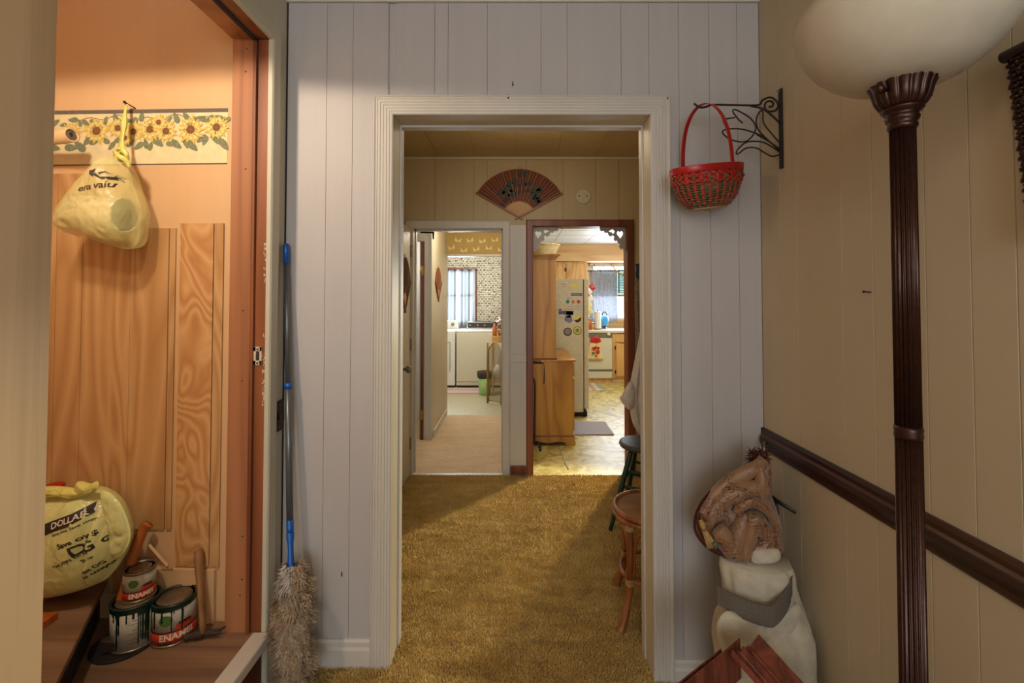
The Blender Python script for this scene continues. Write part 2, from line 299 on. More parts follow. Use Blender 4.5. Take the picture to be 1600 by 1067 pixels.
# ------------------------------------------------------------------ mesh helpers
def root_of(o):
    L = Vector((0, 0, 0))
    while o is not None: L += o.location; o = o.parent
    return L
class MB:
    def __init__(s): s.v = []; s.f = []; s.mi = []; s.sm = []
    def add(s, vs, fs, mi=0, smooth=False, T=None):
        k = len(s.v)
        s.v += [tuple(T @ Vector(p)) if T is not None else tuple(p) for p in vs]
        for f in fs: s.f.append([k+i for i in f]); s.mi.append(mi); s.sm.append(smooth)
        return s
    def box(s, x0, x1, y0, y1, z0, z1, mi=0, T=None):
        if x0 > x1: x0, x1 = x1, x0
        if y0 > y1: y0, y1 = y1, y0
        if z0 > z1: z0, z1 = z1, z0
        return s.add([(x0,y0,z0),(x1,y0,z0),(x1,y1,z0),(x0,y1,z0),(x0,y0,z1),(x1,y0,z1),(x1,y1,z1),(x0,y1,z1)],
              [(0,3,2,1),(4,5,6,7),(0,1,5,4),(1,2,6,5),(2,3,7,6),(3,0,4,7)], mi, False, T)
    def tube(s, pts, r, n=8, mi=0, closed=False, cap=True, smooth=True, flat=1.0, T=None):
        pts = [Vector(p) for p in pts]; N = len(pts)
        rs = r if isinstance(r, (list, tuple)) else [r]*N
        vs = []; fs = []; up = None
        for i in range(N):
            a = pts[(i-1) % N] if (closed or i > 0) else pts[0]; b = pts[(i+1) % N] if (closed or i < N-1) else pts[-1]
            t = (b-a); t = t.normalized() if t.length > 1e-9 else Vector((0, 0, 1))
            if up is None:
                up = Vector((0, 0, 1)) if abs(t.z) < .9 else Vector((0, 1, 0))
            u = (up - t*up.dot(t)); u = u.normalized() if u.length > 1e-6 else t.orthogonal().normalized()
            up = u; q = t.cross(u)
            for k in range(n):
                an = 2*pi*k/n; vs.append(pts[i]+(u*cos(an)+q*sin(an)*flat)*rs[i])
        for i in range(N if closed else N-1):
            for k in range(n):
                a = i*n+k; b = i*n+(k+1) % n; c = ((i+1) % N)*n+(k+1) % n; d = ((i+1) % N)*n+k
                fs.append((a, b, c, d))
        if cap and not closed:
            fs.append(tuple(range(n))[::-1]); fs.append(tuple((N-1)*n+k for k in range(n)))
        return s.add(vs, fs, mi, smooth, T)
    def cyl(s, p0, p1, r0, r1=None, n=16, mi=0, cap=True, smooth=True):
        return s.tube([p0, p1], [r0, r0 if r1 is None else r1], n, mi, False, cap, smooth)
    def lathe(s, prof, c=(0, 0, 0), n=32, mi=0, rf=None, smooth=True, T=None, sx=1, sy=1):
        """prof: (r,z) bottom to top"""
        vs = []; fs = []; N = len(prof)
        for j, (r, z) in enumerate(prof):
            for k in range(n):
                a = 2*pi*k/n; rr = r*(rf(a, j, z) if rf else 1)
                vs.append((c[0]+rr*cos(a)*sx, c[1]+rr*sin(a)*sy, c[2]+z))
        for j in range(N-1):
            for k in range(n): fs.append((j*n+k, j*n+(k+1) % n, (j+1)*n+(k+1) % n, (j+1)*n+k))
        if prof[0][0] > 1e-5: fs.append(tuple(range(n))[::-1])
        if prof[-1][0] > 1e-5: fs.append(tuple((N-1)*n+k for k in range(n)))
        return s.add(vs, fs, mi, smooth, T)
    def prism(s, poly, mp, t0, t1, mi=0):
        """extrude a 2-D polygon; mp(u,v,h) -> xyz"""
        n = len(poly); vs = [mp(u, v, t0) for u, v in poly]+[mp(u, v, t1) for u, v in poly]
        fs = [tuple(range(n))[::-1], tuple(n+i for i in range(n))]+[(i, (i+1) % n, n+(i+1) % n, n+i) for i in range(n)]
        return s.add(vs, fs, mi)
    def grid(s, f, nu, nv, mi=0, smooth=True, th=None):
        vs = [f(i/nu, j/nv) for j in range(nv+1) for i in range(nu+1)]
        fs = [(j*(nu+1)+i, j*(nu+1)+i+1, (j+1)*(nu+1)+i+1, (j+1)*(nu+1)+i) for j in range(nv) for i in range(nu)]
        return s.add(vs, fs, mi, smooth)
    def build(s, name, mats, parent=None, bev=0, seg=2, solid=0, sub=0):
        me = bpy.data.meshes.new(name); L = root_of(parent) if parent is not None else Vector((0, 0, 0))
        me.from_pydata([(p[0]-L.x, p[1]-L.y, p[2]-L.z) for p in s.v], [], s.f)
        if not isinstance(mats, (list, tuple)): mats = [mats]
        for m in mats: me.materials.append(M[m] if isinstance(m, str) else m)
        me.polygons.foreach_set('material_index', s.mi); me.polygons.foreach_set('use_smooth', s.sm)
        bm = bmesh.new(); bm.from_mesh(me); bmesh.ops.recalc_face_normals(bm, faces=bm.faces); bm.to_mesh(me); bm.free()
        me.update()
        o = bpy.data.objects.new(name, me); COL.objects.link(o)
        if parent is not None: o.parent = parent
        if solid:
            q = o.modifiers.new('solid', 'SOLIDIFY'); q.thickness = solid; q.offset = 0
        if bev:
            q = o.modifiers.new('bevel', 'BEVEL'); q.width = bev; q.segments = seg; q.limit_method = 'ANGLE'; q.angle_limit = R(40)
        if sub:
            q = o.modifiers.new('sub', 'SUBSURF'); q.levels = sub; q.render_levels = sub
        return o
def box(name, mat, x0, x1, y0, y1, z0, z1, parent=None, bev=0):
    return MB().box(x0, x1, y0, y1, z0, z1).build(name, mat, parent, bev)
def tag(o, label=None, cat=None, group=None, kind=None):
    if label: o['label'] = label
    if cat: o['category'] = cat
    if group: o['group'] = group
    if kind: o['kind'] = kind
    return o
def thing(name, label, cat, loc=(0, 0, 0), rot=(0, 0, 0), group=None):
    o = bpy.data.objects.new(name, None); COL.objects.link(o); o.location = loc; o.rotation_euler = rot
    o.empty_display_size = .05
    return tag(o, label, cat, group)
def struct(o, label=None): o['kind'] = 'structure'; (label and o.__setitem__('label', label)); return o
def sroot(name, loc=(0, 0, 0)):
    o = bpy.data.objects.new(name, None); COL.objects.link(o); o.location = loc; o['kind'] = 'structure'; return o
def smooth_pts(p, k=6, closed=False):
    p = [Vector(a) for a in p]; n = len(p); out = []
    for i in range(n if closed else n-1):
        if closed: a, b, c, d = p[(i-1) % n], p[i], p[(i+1) % n], p[(i+2) % n]
        else: a, b, c, d = p[max(i-1, 0)], p[i], p[i+1], p[min(i+2, n-1)]
        for j in range(k):
            t = j/k; out.append(.5*((2*b)+(c-a)*t+(2*a-5*b+4*c-d)*t*t+(3*b-a-3*c+d)*t**3))
    if not closed: out.append(p[-1])
    return out
def inflate(mb, outline, y0, D, Db=None, folds=None, M_=22, K=7, mi=0, cen=None, p=2.2):
    """cushion-like solid whose silhouette (in the x,z plane at y0) is `outline` of world (x,z)"""
    pts = smooth_pts([(x, z, 0) for x, z in outline], K, True); N = len(pts)
    c = Vector((sum(q.x for q in pts)/N, sum(q.y for q in pts)/N, 0)) if cen is None else Vector((cen[0], cen[1], 0))
    vs = []; fs = []; Db = D if Db is None else Db
    for side in (-1, 1):
        for j in range(M_):
            s_ = 1-j/M_ if side == -1 else (1-j/M_)
            for q in pts:
                x = c.x+(q.x-c.x)*s_; z = c.y+(q.y-c.y)*s_
                h = (1-s_**p)**.5*(D if side < 0 else Db)
                if folds and side < 0: h += folds(x, z, s_)*min(1, (1-s_)*5)
                vs.append((x, y0+side*h, z))
        h = (D if side < 0 else Db)+(folds(c.x, c.y, 0) if folds and side < 0 else 0)
        vs.append((c.x, y0+side*h, c.y))
        o = 0 if side < 0 else M_*N+1
        for j in range(M_-1):
            for i in range(N): fs.append((o+j*N+i, o+j*N+(i+1) % N, o+(j+1)*N+(i+1) % N, o+(j+1)*N+i))
        for i in range(N): fs.append((o+(M_-1)*N+i, o+(M_-1)*N+(i+1) % N, o+M_*N))
    o = M_*N+1
    for i in range(N): fs.append((i, (i+1) % N, o+(i+1) % N, o+i))
    mb.add(vs, fs, mi, True)
    return mb
def weld(o, d=1e-5):
    bm = bmesh.new(); bm.from_mesh(o.data); bmesh.ops.remove_doubles(bm, verts=bm.verts, dist=d); bmesh.ops.recalc_face_normals(bm, faces=bm.faces); bm.to_mesh(o.data); bm.free()
def outline_px(l, d): return [(W(x, y, d).x, W(x, y, d).z) for x, y in l]
def text_verts(s, size, bold=0.0, shear=0.0, sub=1):
    cu = bpy.data.curves.new('t', 'FONT'); cu.body = s; cu.size = size; cu.offset = bold; cu.shear = shear; cu.resolution_u = 3
    o = bpy.data.objects.new('t', cu); COL.objects.link(o)
    dg = bpy.context.evaluated_depsgraph_get(); me = bpy.data.meshes.new_from_object(o.evaluated_get(dg))
    bm = bmesh.new(); bm.from_mesh(me); bmesh.ops.triangulate(bm, faces=bm.faces)
    if sub: bmesh.ops.subdivide_edges(bm, edges=bm.edges, cuts=sub)
    v = [tuple(x.co) for x in bm.verts]; bm.verts.index_update(); f = [[x.index for x in fc.verts] for fc in bm.faces]; bm.free()
    bpy.data.objects.remove(o); bpy.data.curves.remove(cu); bpy.data.meshes.remove(me)
    return v, f
def caster(obj, off=.0015):
    me = obj.data; L = root_of(obj)
    bv = BVHTree.FromPolygons([tuple(v.co+L) for v in me.vertices], [tuple(p.vertices) for p in me.polygons])
    def f(x, z, y0=0, o=off):
        h = bv.ray_cast(Vector((x, y0, z)), Vector((0, 1, 0)))
        return Vector((x, h[0].y-o, z)) if h[0] is not None else None
    return f
def project(mb, verts, faces, org, right, up, cast, mi=0):
    out = []; ok = []
    for v in verts:
        x = org[0]+right[0]*v[0]+up[0]*v[1]; z = org[1]+right[1]*v[0]+up[1]*v[1]
        p = cast(x, z); ok.append(p is not None); out.append(p if p is not None else Vector((x, 0, z)))
    idx = {}; vs = []
    for i, k in enumerate(ok):
        if k: idx[i] = len(vs); vs.append(out[i])
    mb.add(vs, [tuple(idx[i] for i in f) for f in faces if all(ok[i] for i in f)], mi)

# ------------------------------------------------------------------ room dimensions
YF = 1.735; YB = 1.86          # front partition
YH = 3.565; YH2 = 3.68         # end wall of the hall
XL = -.87; XR = .93; HL = -.90; HR = .965
ZC = 2.52
def floor_h(x, y):
    a = max(0, min(1.2, (x+.46)/.98)); b = max(0, min(1, (3.2-y)/1.4)); return -.05*a*b

# ------------------------------------------------------------------ floors
fl = sroot('floor')
mb = MB(); nx, ny = 24, 60
mb.grid(lambda u, v: (-.95+u*2.0, -2.6+v*(YH+2.6), floor_h(-.95+u*2.0, -2.6+v*(YH+2.6))), nx, ny)
mb.build('carpet_backing', 'carpet_base', fl)
# the shag pile: tens of thousands of leaning tufts
mb = MB(); rnd = random.Random(3); vs = []; fs = []
y = .95
while y < YH-.005:
    st = .0075 if y < 2.4 else .0095
    x = XL+.005
    while x < .965:
        px = x+rnd.uniform(-.004, .004); py = y+rnd.uniform(-.004, .004); x += st
        if YF-.004 < py < YB+.004 and not (-.455 < px < .505): continue
        if py < YF and px < -.865: continue
        if py < YF and px > .925: continue
        z = floor_h(px, py); cl = noise.noise(Vector((px*9, py*22, 0)))
        h = .010+.006*rnd.random()+.005*cl; a = rnd.uniform(0, 2*pi); w_ = .0045
        lx = .007*noise.noise(Vector((px*14, py*30, 3)))+rnd.uniform(-.004, .004); ly = .008*noise.noise(Vector((px*14, py*30, 9)))-.002+rnd.uniform(-.004, .004)
        k = len(vs)
        for q in range(3): vs.append((px+w_*cos(a+q*2.094), py+w_*sin(a+q*2.094), z))
        vs.append((px+lx, py+ly, z+h)); fs += [(k, k+1, k+3), (k+1, k+2, k+3), (k+2, k, k+3)]
    y += st
me = bpy.data.meshes.new('carpet_pile'); me.from_pydata(vs, [], fs); me.materials.append(M['carpet'])
o = bpy.data.objects.new('carpet_pile', me); COL.objects.link(o)
tag(o, 'gold brown shag carpet pile over the hall and front room floor', 'carpet', kind='stuff')
box('corridor_carpet', 'tan_carpet', -.98, .0, YH, 5.36, -.02, .004, fl)
box('laundry_vinyl', 'lino_l', -2.6, .0, 5.36, 7.8, -.02, 0, fl)
box('corridor_side_floor', 'tan_carpet', -2.2, -.98, YH, 5.30, -.02, .0, fl)
box('kitchen_vinyl', 'lino', .0, 2.9, YH, 8.1, -.02, 0, fl)
mb = MB(); mb.tube([WZ(872, 694, .002), WZ(888, 733, .002)], .006, 6, flat=1); mb.build('seam_strip', 'trim', fl)
box('threshold', 'trim', -.80, -.06, YH-.012, YH+.03, 0, .006, fl, .002)

# ------------------------------------------------------------------ front partition
LI = W(613, 600, YF).x; RI = W(1018, 600, YF).x; TI = W(800, 181, YF).z
wf = sroot('wall_front')
core = MB()
core.box(XL, LI-.015, YF+.006, YB, -.08, ZC); core.box(RI+.015, XR+.1, YF+.006, YB, -.08, ZC); core.box(LI-.015, RI+.015, YF+.006, YB, TI+.015, ZC)
core.build('wall_core', 'white_wall', wf)
gx = [XL+.004]+[W(p, 400, YF).x for p in (508, 549, 605, 617, 678, 699, 761, 846, 887, 972, 1016, 1063, 1111, 1155)]+[XR-.001]
for a, b in zip(gx[:-1], gx[1:]):
    a_, b_ = a+.0005, b-.0005
    segs = []
    if b_ <= LI+.03 or a_ >= RI-.03: segs.append((a_, min(b_, LI-.02) if a_ < LI else b_, -.08, ZC))
    else:
        if a_ < LI-.02: segs.append((a_, LI-.02, -.08, ZC)); a_ = LI-.02
        if b_ > RI+.02: segs.append((RI+.02, b_, -.08, ZC)); b_ = RI+.02
        segs.append((a_, b_, TI+.02, ZC))
    for s_ in segs: box('plank', 'white_wall', s_[0], s_[1], YF, YF+.0065, s_[2], s_[3], wf, .0008)
struct(box('corner_gap', 'dark_gap', XL, XL+.004, YF-.003, YF+.01, .0, ZC-.02, wf))

def mp_front(y0): return lambda u, v, h: (u, y0-h, v)
def frame_profile(name, x0, x1, zt, zb0, zb1, prof, mp, mat, kind=True, parent=None):
    """moulded casing, mitred: prof = [(offset outwards, height)]"""
    mb = MB(); vs = []; P = [(-1, 0)]  # path corners
    rows = []
    for o_, h in prof:
        rows.append([mp(x0-o_, zb0, h), mp(x0-o_, zt+o_, h), mp(x1+o_, zt+o_, h), mp(x1+o_, zb1, h)])
    n = len(rows); vs = [p for r in rows for p in r]; fs = []
    for i in range(n-1):
        for j in range(3): fs.append((i*4+j, i*4+j+1, (i+1)*4+j+1, (i+1)*4+j))
    fs.append(tuple(i*4 for i in range(n))); fs.append(tuple(i*4+3 for i in range(n)))
    mb.add(vs, fs); o = mb.build(name, mat, parent)
    if kind and parent is None: struct(o)
    return o
w_ = .072; prof = [(0, -.002), (0, .012), (.004, .016)]
for k in range(5):
    b = .008+k*.0115; prof += [(b, .016), (b+.0015, .0140), (b+.0035, .0140), (b+.005, .017), (b+.009, .017)]
prof += [(w_-.004, .022), (w_, .020), (w_, -.002)]
frame_profile('trim_1', LI, RI, TI, floor_h(LI, YF)-.005, floor_h(RI, YF)-.012, prof, mp_front(YF), 'trim')
# jamb lining
mb = MB(); mb.box(LI-.015, LI, YF, YB+.004, -.02, TI+.015); mb.box(RI, RI+.015, YF, YB+.004, -.07, TI+.015); mb.box(LI-.015, RI+.015, YF, YB+.004, TI, TI+.015)
struct(mb.build('trim_2', 'jamb_paint'))
mb = MB()   # thin stop / back casing edge of the opening
mb.box(LI-.005, LI+.006, YB-.03, YB+.012, -.02, TI); mb.box(RI-.006, RI+.005, YB-.03, YB+.012, -.06, TI); mb.box(LI, RI, YB-.03, YB+.012, TI-.008, TI+.004)
struct(mb.build('trim_3', 'trim', None, .002))
# baseboards
def baseboard(name, x0, x1, y, zb, zt, mat, h1=None):
    mb = MB(); prf = [(0, 0), (.016, 0), (.016, zt-.035), (.012, zt-.025), (.012, zt-.008), (.006, zt), (0, zt)]
    n = len(prf); vs = [(x0, y-a, zb[0]+b) for a, b in prf]+[(x1, y-a, zb[1]+b) for a, b in prf]
    mb.add(vs, [tuple(range(n)), tuple(n+i for i in range(n))[::-1]]+[(i, (i+1) % n, n+(i+1) % n, n+i) for i in range(n)])
    return struct(mb.build(name, mat))
baseboard('baseboard_left', XL+.004, LI-w_, YF, (-.004, -.004), .105, 'trim')
baseboard('baseboard_right', RI+w_, XR, YF, (-.058, -.062), .085, 'trim')
# crown strip at the top of the front partition
mb = MB(); z0 = W(800, 5, YF).z; mb.box(XL, XR, YF-.012, YF, z0, z0+.03); mb.box(XL, XR, YF-.028, YF, z0+.012, z0+.04)
struct(mb.build('trim_4', 'trim', None, .003))
# small nails
mb = MB()
nails = thing('picture_nail', 'small dark nail sticking out of the beige wall', 'nail', WX(1360, 457, XR))
p = WX(1360, 457, XR); MB().tube([p+Vector((.012, 0, 0)), p+Vector((-.02, -.004, .002))], .0018, 8).build('shank', 'iron', nails)
MB().cyl(p+Vector((-.020, -.004, .002)), p+Vector((-.0215, -.004, .002)), .0035, n=10).build('head', 'iron', nails)
for px, py, lb in ((801, 131, 'upper of two nails in the white wall above the doorway'), (794, 151, 'lower nail just over the white doorway casing'), (1040, 152, 'bent nail over the right corner of the white doorway casing')):
    p = W(px, py, YF); t = thing('picture_nail', lb, 'nail', p)
    MB().tube([p+Vector((0, .01, 0)), p+Vector((0, -.015, .002)), p+Vector((.001, -.019, -.012))], .0014, 8).build('shank', 'iron', t)
    MB().cyl(p+Vector((.001, -.019, -.012)), p+Vector((.001, -.0195, -.014)), .003, n=10).build('head', 'iron', t)
p = W(534, 894, YF); t = thing('picture_nail', 'tiny rusty nail low in the white wall beside the duster', 'nail', p)
MB().tube([p+Vector((0, .01, 0)), p+Vector((.001, -.006, 0)), p+Vector((.003, -.009, -.010))], .0018, 8).build('shank', 'rust', t)

# ------------------------------------------------------------------ right wall of the front room
wr = sroot('wall_right')
box('wall_core', 'beige_wall', XR+.006, XR+.1, -2.6, YB, -.1, ZC+.1, wr)
gy = [YF]+[.93*FPX/(p-CX) for p in (1220, 1247, 1317, 1365, 1447, 1518, 1590)]
y_ = gy[-1]
while y_ > -2.5: y_ -= .15 if len(gy) % 2 else .25; gy.append(y_)
for a, b in zip(gy[:-1], gy[1:]):
    box('plank', 'beige_wall', XR, XR+.0065, b+.0007, a-.0007, -.09, ZC, wr, .0012)
zt = WX(1191, 666, XR).z; 
prf = [(0, 0), (.008, 0), (.011, .006), (.011, .018), (.020, .026), (.024, .040), (.020, .054), (.014, .060), (.014, .072), (.008, .080), (0, .080)]
mb = MB(); n = len(prf); vs = []
for yy in (YF-.012, -2.5): vs += [(XR-a, yy, zt-.080+b) for a, b in prf]
mb.add(vs, [tuple(range(n)), tuple(n+i for i in range(n))]+[(i, (i+1) % n, n+(i+1) % n, n+i) for i in range(n)])
struct(mb.build('trim_5', 'rail'), 'dark walnut moulded chair rail along the beige wall')
box('rail_end', 'rust', XR-.012, XR, YF-.012, YF-.002, zt-.07, zt, None); struct(bpy.data.objects['rail_end']); bpy.data.objects['rail_end'].name = 'trim_6'
struct(box('baseboard_side', 'trim', XR-.014, XR, -2.6, YF-.002, -.07, .035))

# ------------------------------------------------------------------ left wall with the closet opening
CJ = W(416, 500, 1.61); YJ = 1.61; YN = .82; ZT = WX(414, 54, XL).z; ZS = .21
wl = sroot('wall_left'); XLI = XL-.127
mb = MB()
mb.box(XLI, XL, YJ+.015, YB, -.08, ZC+.1); mb.box(XLI, XL, -2.6, YN-.02, -.08, ZC+.1); mb.box(XLI, XL, YN-.02, YJ+.015, ZT+.015, ZC+.1)
mb.build('wall_core', 'left_wall', wl)
mb = MB(); mb.box(XLI, XL, YN-.02, YJ+.015, -.08, ZS-.03); mb.build('riser_board', 'maroon', wl)
# painted casing round the closet (in the plane of the wall)
cprof = [(0, -.002), (0, .012), (.006, .016), (.05, .016), (.056, .010), (.058, -.002)]
frame_profile('trim_7', YN-.02, YJ, ZT, 0, 0, cprof, lambda u, v, h: (XL+h, u, v), 'left_wall')
# wooden jamb: face board, stop, head
cj = sroot('trim_8')
box('jamb_board', 'jamb_wood', XLI-.002, XL-.045, YJ, YJ+.02, ZS, ZT, cj, .001)
box('door_stop', 'jamb_dark', XL-.052, XL-.040, YJ-.010, YJ+.01, ZS, ZT, cj, .001)
box('jamb_edge', 'jamb_dark', XL-.040, XL+.001, YJ+.002, YJ+.02, ZS, ZT, cj, .001)
box('head_board', 'jamb_wood', XLI-.002, XL-.045, YN, YJ, ZT, ZT+.02, cj)
box('head_stop', 'dark_gap', XL-.052, XL-.040, YN, YJ, ZT-.010, ZT+.01, cj)
box('head_edge', 'jamb_dark', XL-.040, XL+.001, YN, YJ, ZT-.001, ZT+.02, cj)
# chipped paint flecks on the jamb edge
mb = MB(); rnd = random.Random(5)
for i in range(46):
    z = rnd.choice([W(405, 380+rnd.random()*60, YJ).z, W(405, 520+rnd.random()*110, YJ).z, W(405, 600+rnd.random()*40, YJ).z]); x = XL-.004-rnd.random()*.006
    k = [(x+rnd.uniform(-.003, .003), z+rnd.uniform(-.007, .007)) for _ in range(5)]
    k.sort(key=lambda q: atan2(q[1]-z, q[0]-x)); mb.prism(k, lambda u, v, h: (u, YJ+.002-h, v), 0, .0006)
mb.build('paint_chip', 'paper', cj)['kind'] = 'stuff'
# nail holes in the jamb board
mb = MB()
for px, py in ((386, 76), (384, 112), (384, 264), (380, 485), (378, 595), (379, 838), (378, 905), (375, 930)):
    p = W(px, py, YJ); mb.cyl((p.x, YJ-.0006, p.z), (p.x, YJ+.001, p.z), .0028, n=8)
mb.build('nail_hole', 'ink', cj)['kind'] = 'stuff'
# strike plate
p = W(403, 556, YJ); t = thing('strike_plate', 'chipped cream metal latch plate screwed to the closet door jamb', 'latch plate', p)
mb = MB(); mb.box(p.x-.016, p.x-.006, YJ-.003, YJ+.004, p.z-.032, p.z+.032); mb.box(p.x+.006, p.x+.014, YJ-.003, YJ+.004, p.z-.032, p.z+.032)
mb.box(p.x-.016, p.x+.014, YJ-.003, YJ+.004, p.z+.016, p.z+.032); mb.box(p.x-.016, p.x+.014, YJ-.003, YJ+.004, p.z-.032, p.z-.016); mb.build('plate', 'jamb_paint', t, .001)
mb = MB(); mb.box(p.x-.007, p.x+.007, YJ-.0005, YJ+.003, p.z-.017, p.z+.017); mb.build('latch_hole', 'rust', t)
for s_ in (-1, 1): MB().cyl((p.x, YJ-.0045, p.z+s_*.024), (p.x, YJ, p.z+s_*.024), .004, n=10).build('screw', 'steel', t)
# switch plate on the left wall
p = WX(434, 650, XL); t = thing('switch_plate', 'dark brown wall plate low on the left wall by the blue duster pole', 'wall plate', p)
MB().box(XL, XL+.006, p.y-.035, p.y+.035, p.z-.056, p.z+.056).build('plate', 'bronze', t, .002)
MB().box(XL+.006, XL+.016, p.y-.006, p.y+.006, p.z-.012, p.z+.012).build('toggle', 'rust', t, .001)
for s_ in (-1, 1): MB().cyl((XL+.005, p.y, p.z+s_*.04), (XL+.0085, p.y, p.z+s_*.04), .003, n=8).build('screw', 'steel', t)
# the wooden closet door folded back along the wall
d1 = sroot('door_1', (XL+.02, YN, ZS))
p = W(80, 500, .80)
MB().box(XL+.022, XL+.056, -.02, YN-.012, ZS-.02, ZT-.01).build('door_leaf', 'door_wood', d1, .002)
for z in (.5, 1.3, 2.05): 
    mb = MB(); mb.cyl((XL+.022, YN-.004, z-.045), (XL+.022, YN-.004, z+.045), .006, n=10); mb.build('hinge', 'steel', d1)

# ------------------------------------------------------------------ closet interior (boxed winder stair)
YC = 1.665
def cy(x): return YC+(XLI-x)*.035
wc = sroot('wall_closet')
def slab(mb, x0, x1, z0, z1, off=0, th=.006):
    vs = [(x0, cy(x0)-off-th, z0), (x1, cy(x1)-off-th, z0), (x1, cy(x1)-off, z0), (x0, cy(x0)-off, z0)]
    vs += [(a, b, z1) for a, b, c in vs]
    mb.add(vs, [(0, 3, 2, 1), (4, 5, 6, 7), (0, 1, 5, 4), (1, 2, 6, 5), (2, 3, 7, 6), (3, 0, 4, 7)])
mb = MB(); slab(mb, -2.3, XLI, 0, 2.75, -.08, .08); mb.build('wallboard', 'closet_board', wc)
cl2 = sroot('wall_closet_left'); box('wallboard', 'closet_board', -2.38, -2.3, .2, 1.8, 0, 2.75, cl2)
cl3 = sroot('wall_closet_near'); box('wallboard', 'closet_board', -2.38, XLI, .2, .28, 0, 2.75, cl3)
struct(box('ceiling_closet', 'closet_board', -2.38, XLI, .2, 1.8, 2.75, 2.8))
def cx(px): return W(px, 500, YC).x
def pz(py, px=250): return W(px, py, YC).z
def ply(px0, px1, py0, py1, mat, off=0.0, th=.006):
    mb = MB(); slab(mb, cx(px0)+.001, cx(px1)-.001, pz(py1, px0), pz(py0, px0), off, th); return mb.build('panel', mat, wc, .0008)
ply(-60, 20, 269, 930, 'ply'); ply(20, 78, 269, 930, 'ply'); ply(78, 121, 269, 930, 'ply'); ply(121, 200, 269, 930, 'ply'); ply(200, 261, 356, 828, 'ply', .001)
ply(263, 272, 356, 828, 'ply', .001); ply(279, 333, 349, 885, 'ply_light', .002); ply(335, 349, 349, 885, 'ply', .002)
mb = MB(); slab(mb, cx(236), cx(344), ZS, pz(887), .0, .016); mb.build('skirting_board', 'raw_board', wc, .002)
a, b = W(232, 850, YC-.012), W(262, 884, YC-.012)
mb = MB(); mb.tube([a, b], .006, 4, smooth=False); mb.build('broken_lath', 'raw_board', wc)
mb = MB(); slab(mb, cx(262), cx(279), pz(886), pz(881), .016, .004); mb.build('splinter', 'raw_board', wc)
# wallpaper border with printed sunflowers
bd = sroot('wall_border'); bd['kind'] = 'structure'
mb = MB(); slab(mb, cx(0), cx(351), pz(255), pz(174), .0, .0015); mb.build('paper_strip', 'paper', bd)
mb = MB(); slab(mb, cx(0), cx(351), pz(175), pz(169), .0, .0022); mb.build('grey_edge', 'grey_cloth', bd)
mb = MB(); slab(mb, cx(0), cx(351), pz(256), pz(254.5), .0, .0022); mb.build('grey_edge', 'grey_cloth', bd)
M['sun1'] = plain('printed yellow petal', '#d9bb58', .8, var=.15, scale=60); M['sun2'] = plain('printed pale petal', '#e6d083', .8, var=.1, scale=60)
M['sun3'] = plain('printed brown centre', '#8a5526', .8, var=.3, scale=120); M['leafp'] = plain('printed leaf', '#888d6c', .8, var=.3, scale=60); M['stemp'] = plain('printed stem', '#7d5a3a', .8)
def flat(pts, off, mb, mi=0):
    mb.add([(x, cy(x)-.0015-off, z) for x, z in pts], [tuple(range(len(pts)))], mi)
rnd = random.Random(11); mb = MB(); ml = MB()
flw = [(52, 206, 20), (96, 204, 18), (138, 202, 23), (173, 198, 17), (199, 204, 18), (226, 201, 20), (252, 204, 19), (292, 202, 23), (334, 199, 21), (240, 190, 14), (186, 214, 13)]
for px in range(60, 351, 13):
    for s_ in (-1, 1):
        c = (cx(px+rnd.uniform(-5, 5)), pz(204+s_*rnd.uniform(12, 24))); a = rnd.uniform(0, 2*pi); L = rnd.uniform(.018, .028)
        if s_ < 0: L *= .8
        pts = []
        for k in range(10):
            t_ = 2*pi*k/10; u = L*cos(t_); v = L*.5*sin(t_)*(1-.4*cos(t_)); pts.append((c[0]+u*cos(a)-v*sin(a), c[1]+u*sin(a)+v*cos(a)))
        flat(pts, .0004+rnd.random()*.0003, ml)
ml.build('printed_leaf', 'leafp', bd)['kind'] = 'stuff'
for i, (px, py, r) in enumerate(flw):
    mf = MB(); c = (cx(px), pz(py)); r_ = r/FPX*YC; off = .001+i*.00025
    for ring, (rr, mi) in enumerate(((1, 0), (.78, 1))):
        for k in range(14):
            a = 2*pi*(k+.5*ring)/14+rnd.uniform(-.1, .1); q = rr*r_*rnd.uniform(.85, 1.1)
            e = (c[0]+q*cos(a), c[1]+q*sin(a)); n_ = (-sin(a)*r_*.17, cos(a)*r_*.17); m_ = (c[0]+q*.6*cos(a), c[1]+q*.6*sin(a))
            flat([c, (m_[0]-n_[0], m_[1]-n_[1]), e, (m_[0]+n_[0], m_[1]+n_[1])], off+ring*.00008, mf, mi)
    flat([(c[0]+r_*.30*cos(t*pi/7), c[1]+r_*.30*sin(t*pi/7)) for t in range(14)], off+.00016, mf, 2)
    flat([(c[0]+r_*.14*cos(t*pi/5), c[1]+r_*.14*sin(t*pi/5)) for t in range(10)], off+.00022, mf, 3)
    mf.build('printed_sunflower', ['sun1', 'sun2', 'sun3', 'stemp'], bd)
mv = MB(); pr = [(cx(90+i*6), pz(182+3*sin(i*.8)+2*sin(i*.37))) for i in range(44)]
for q, r2 in zip(pr[:-1], pr[1:]): flat([(q[0], q[1]-.002), (r2[0], r2[1]-.002), (r2[0], r2[1]+.001), (q[0], q[1]+.001)], .0003, mv)
mv.build('printed_vine', 'stemp', bd)
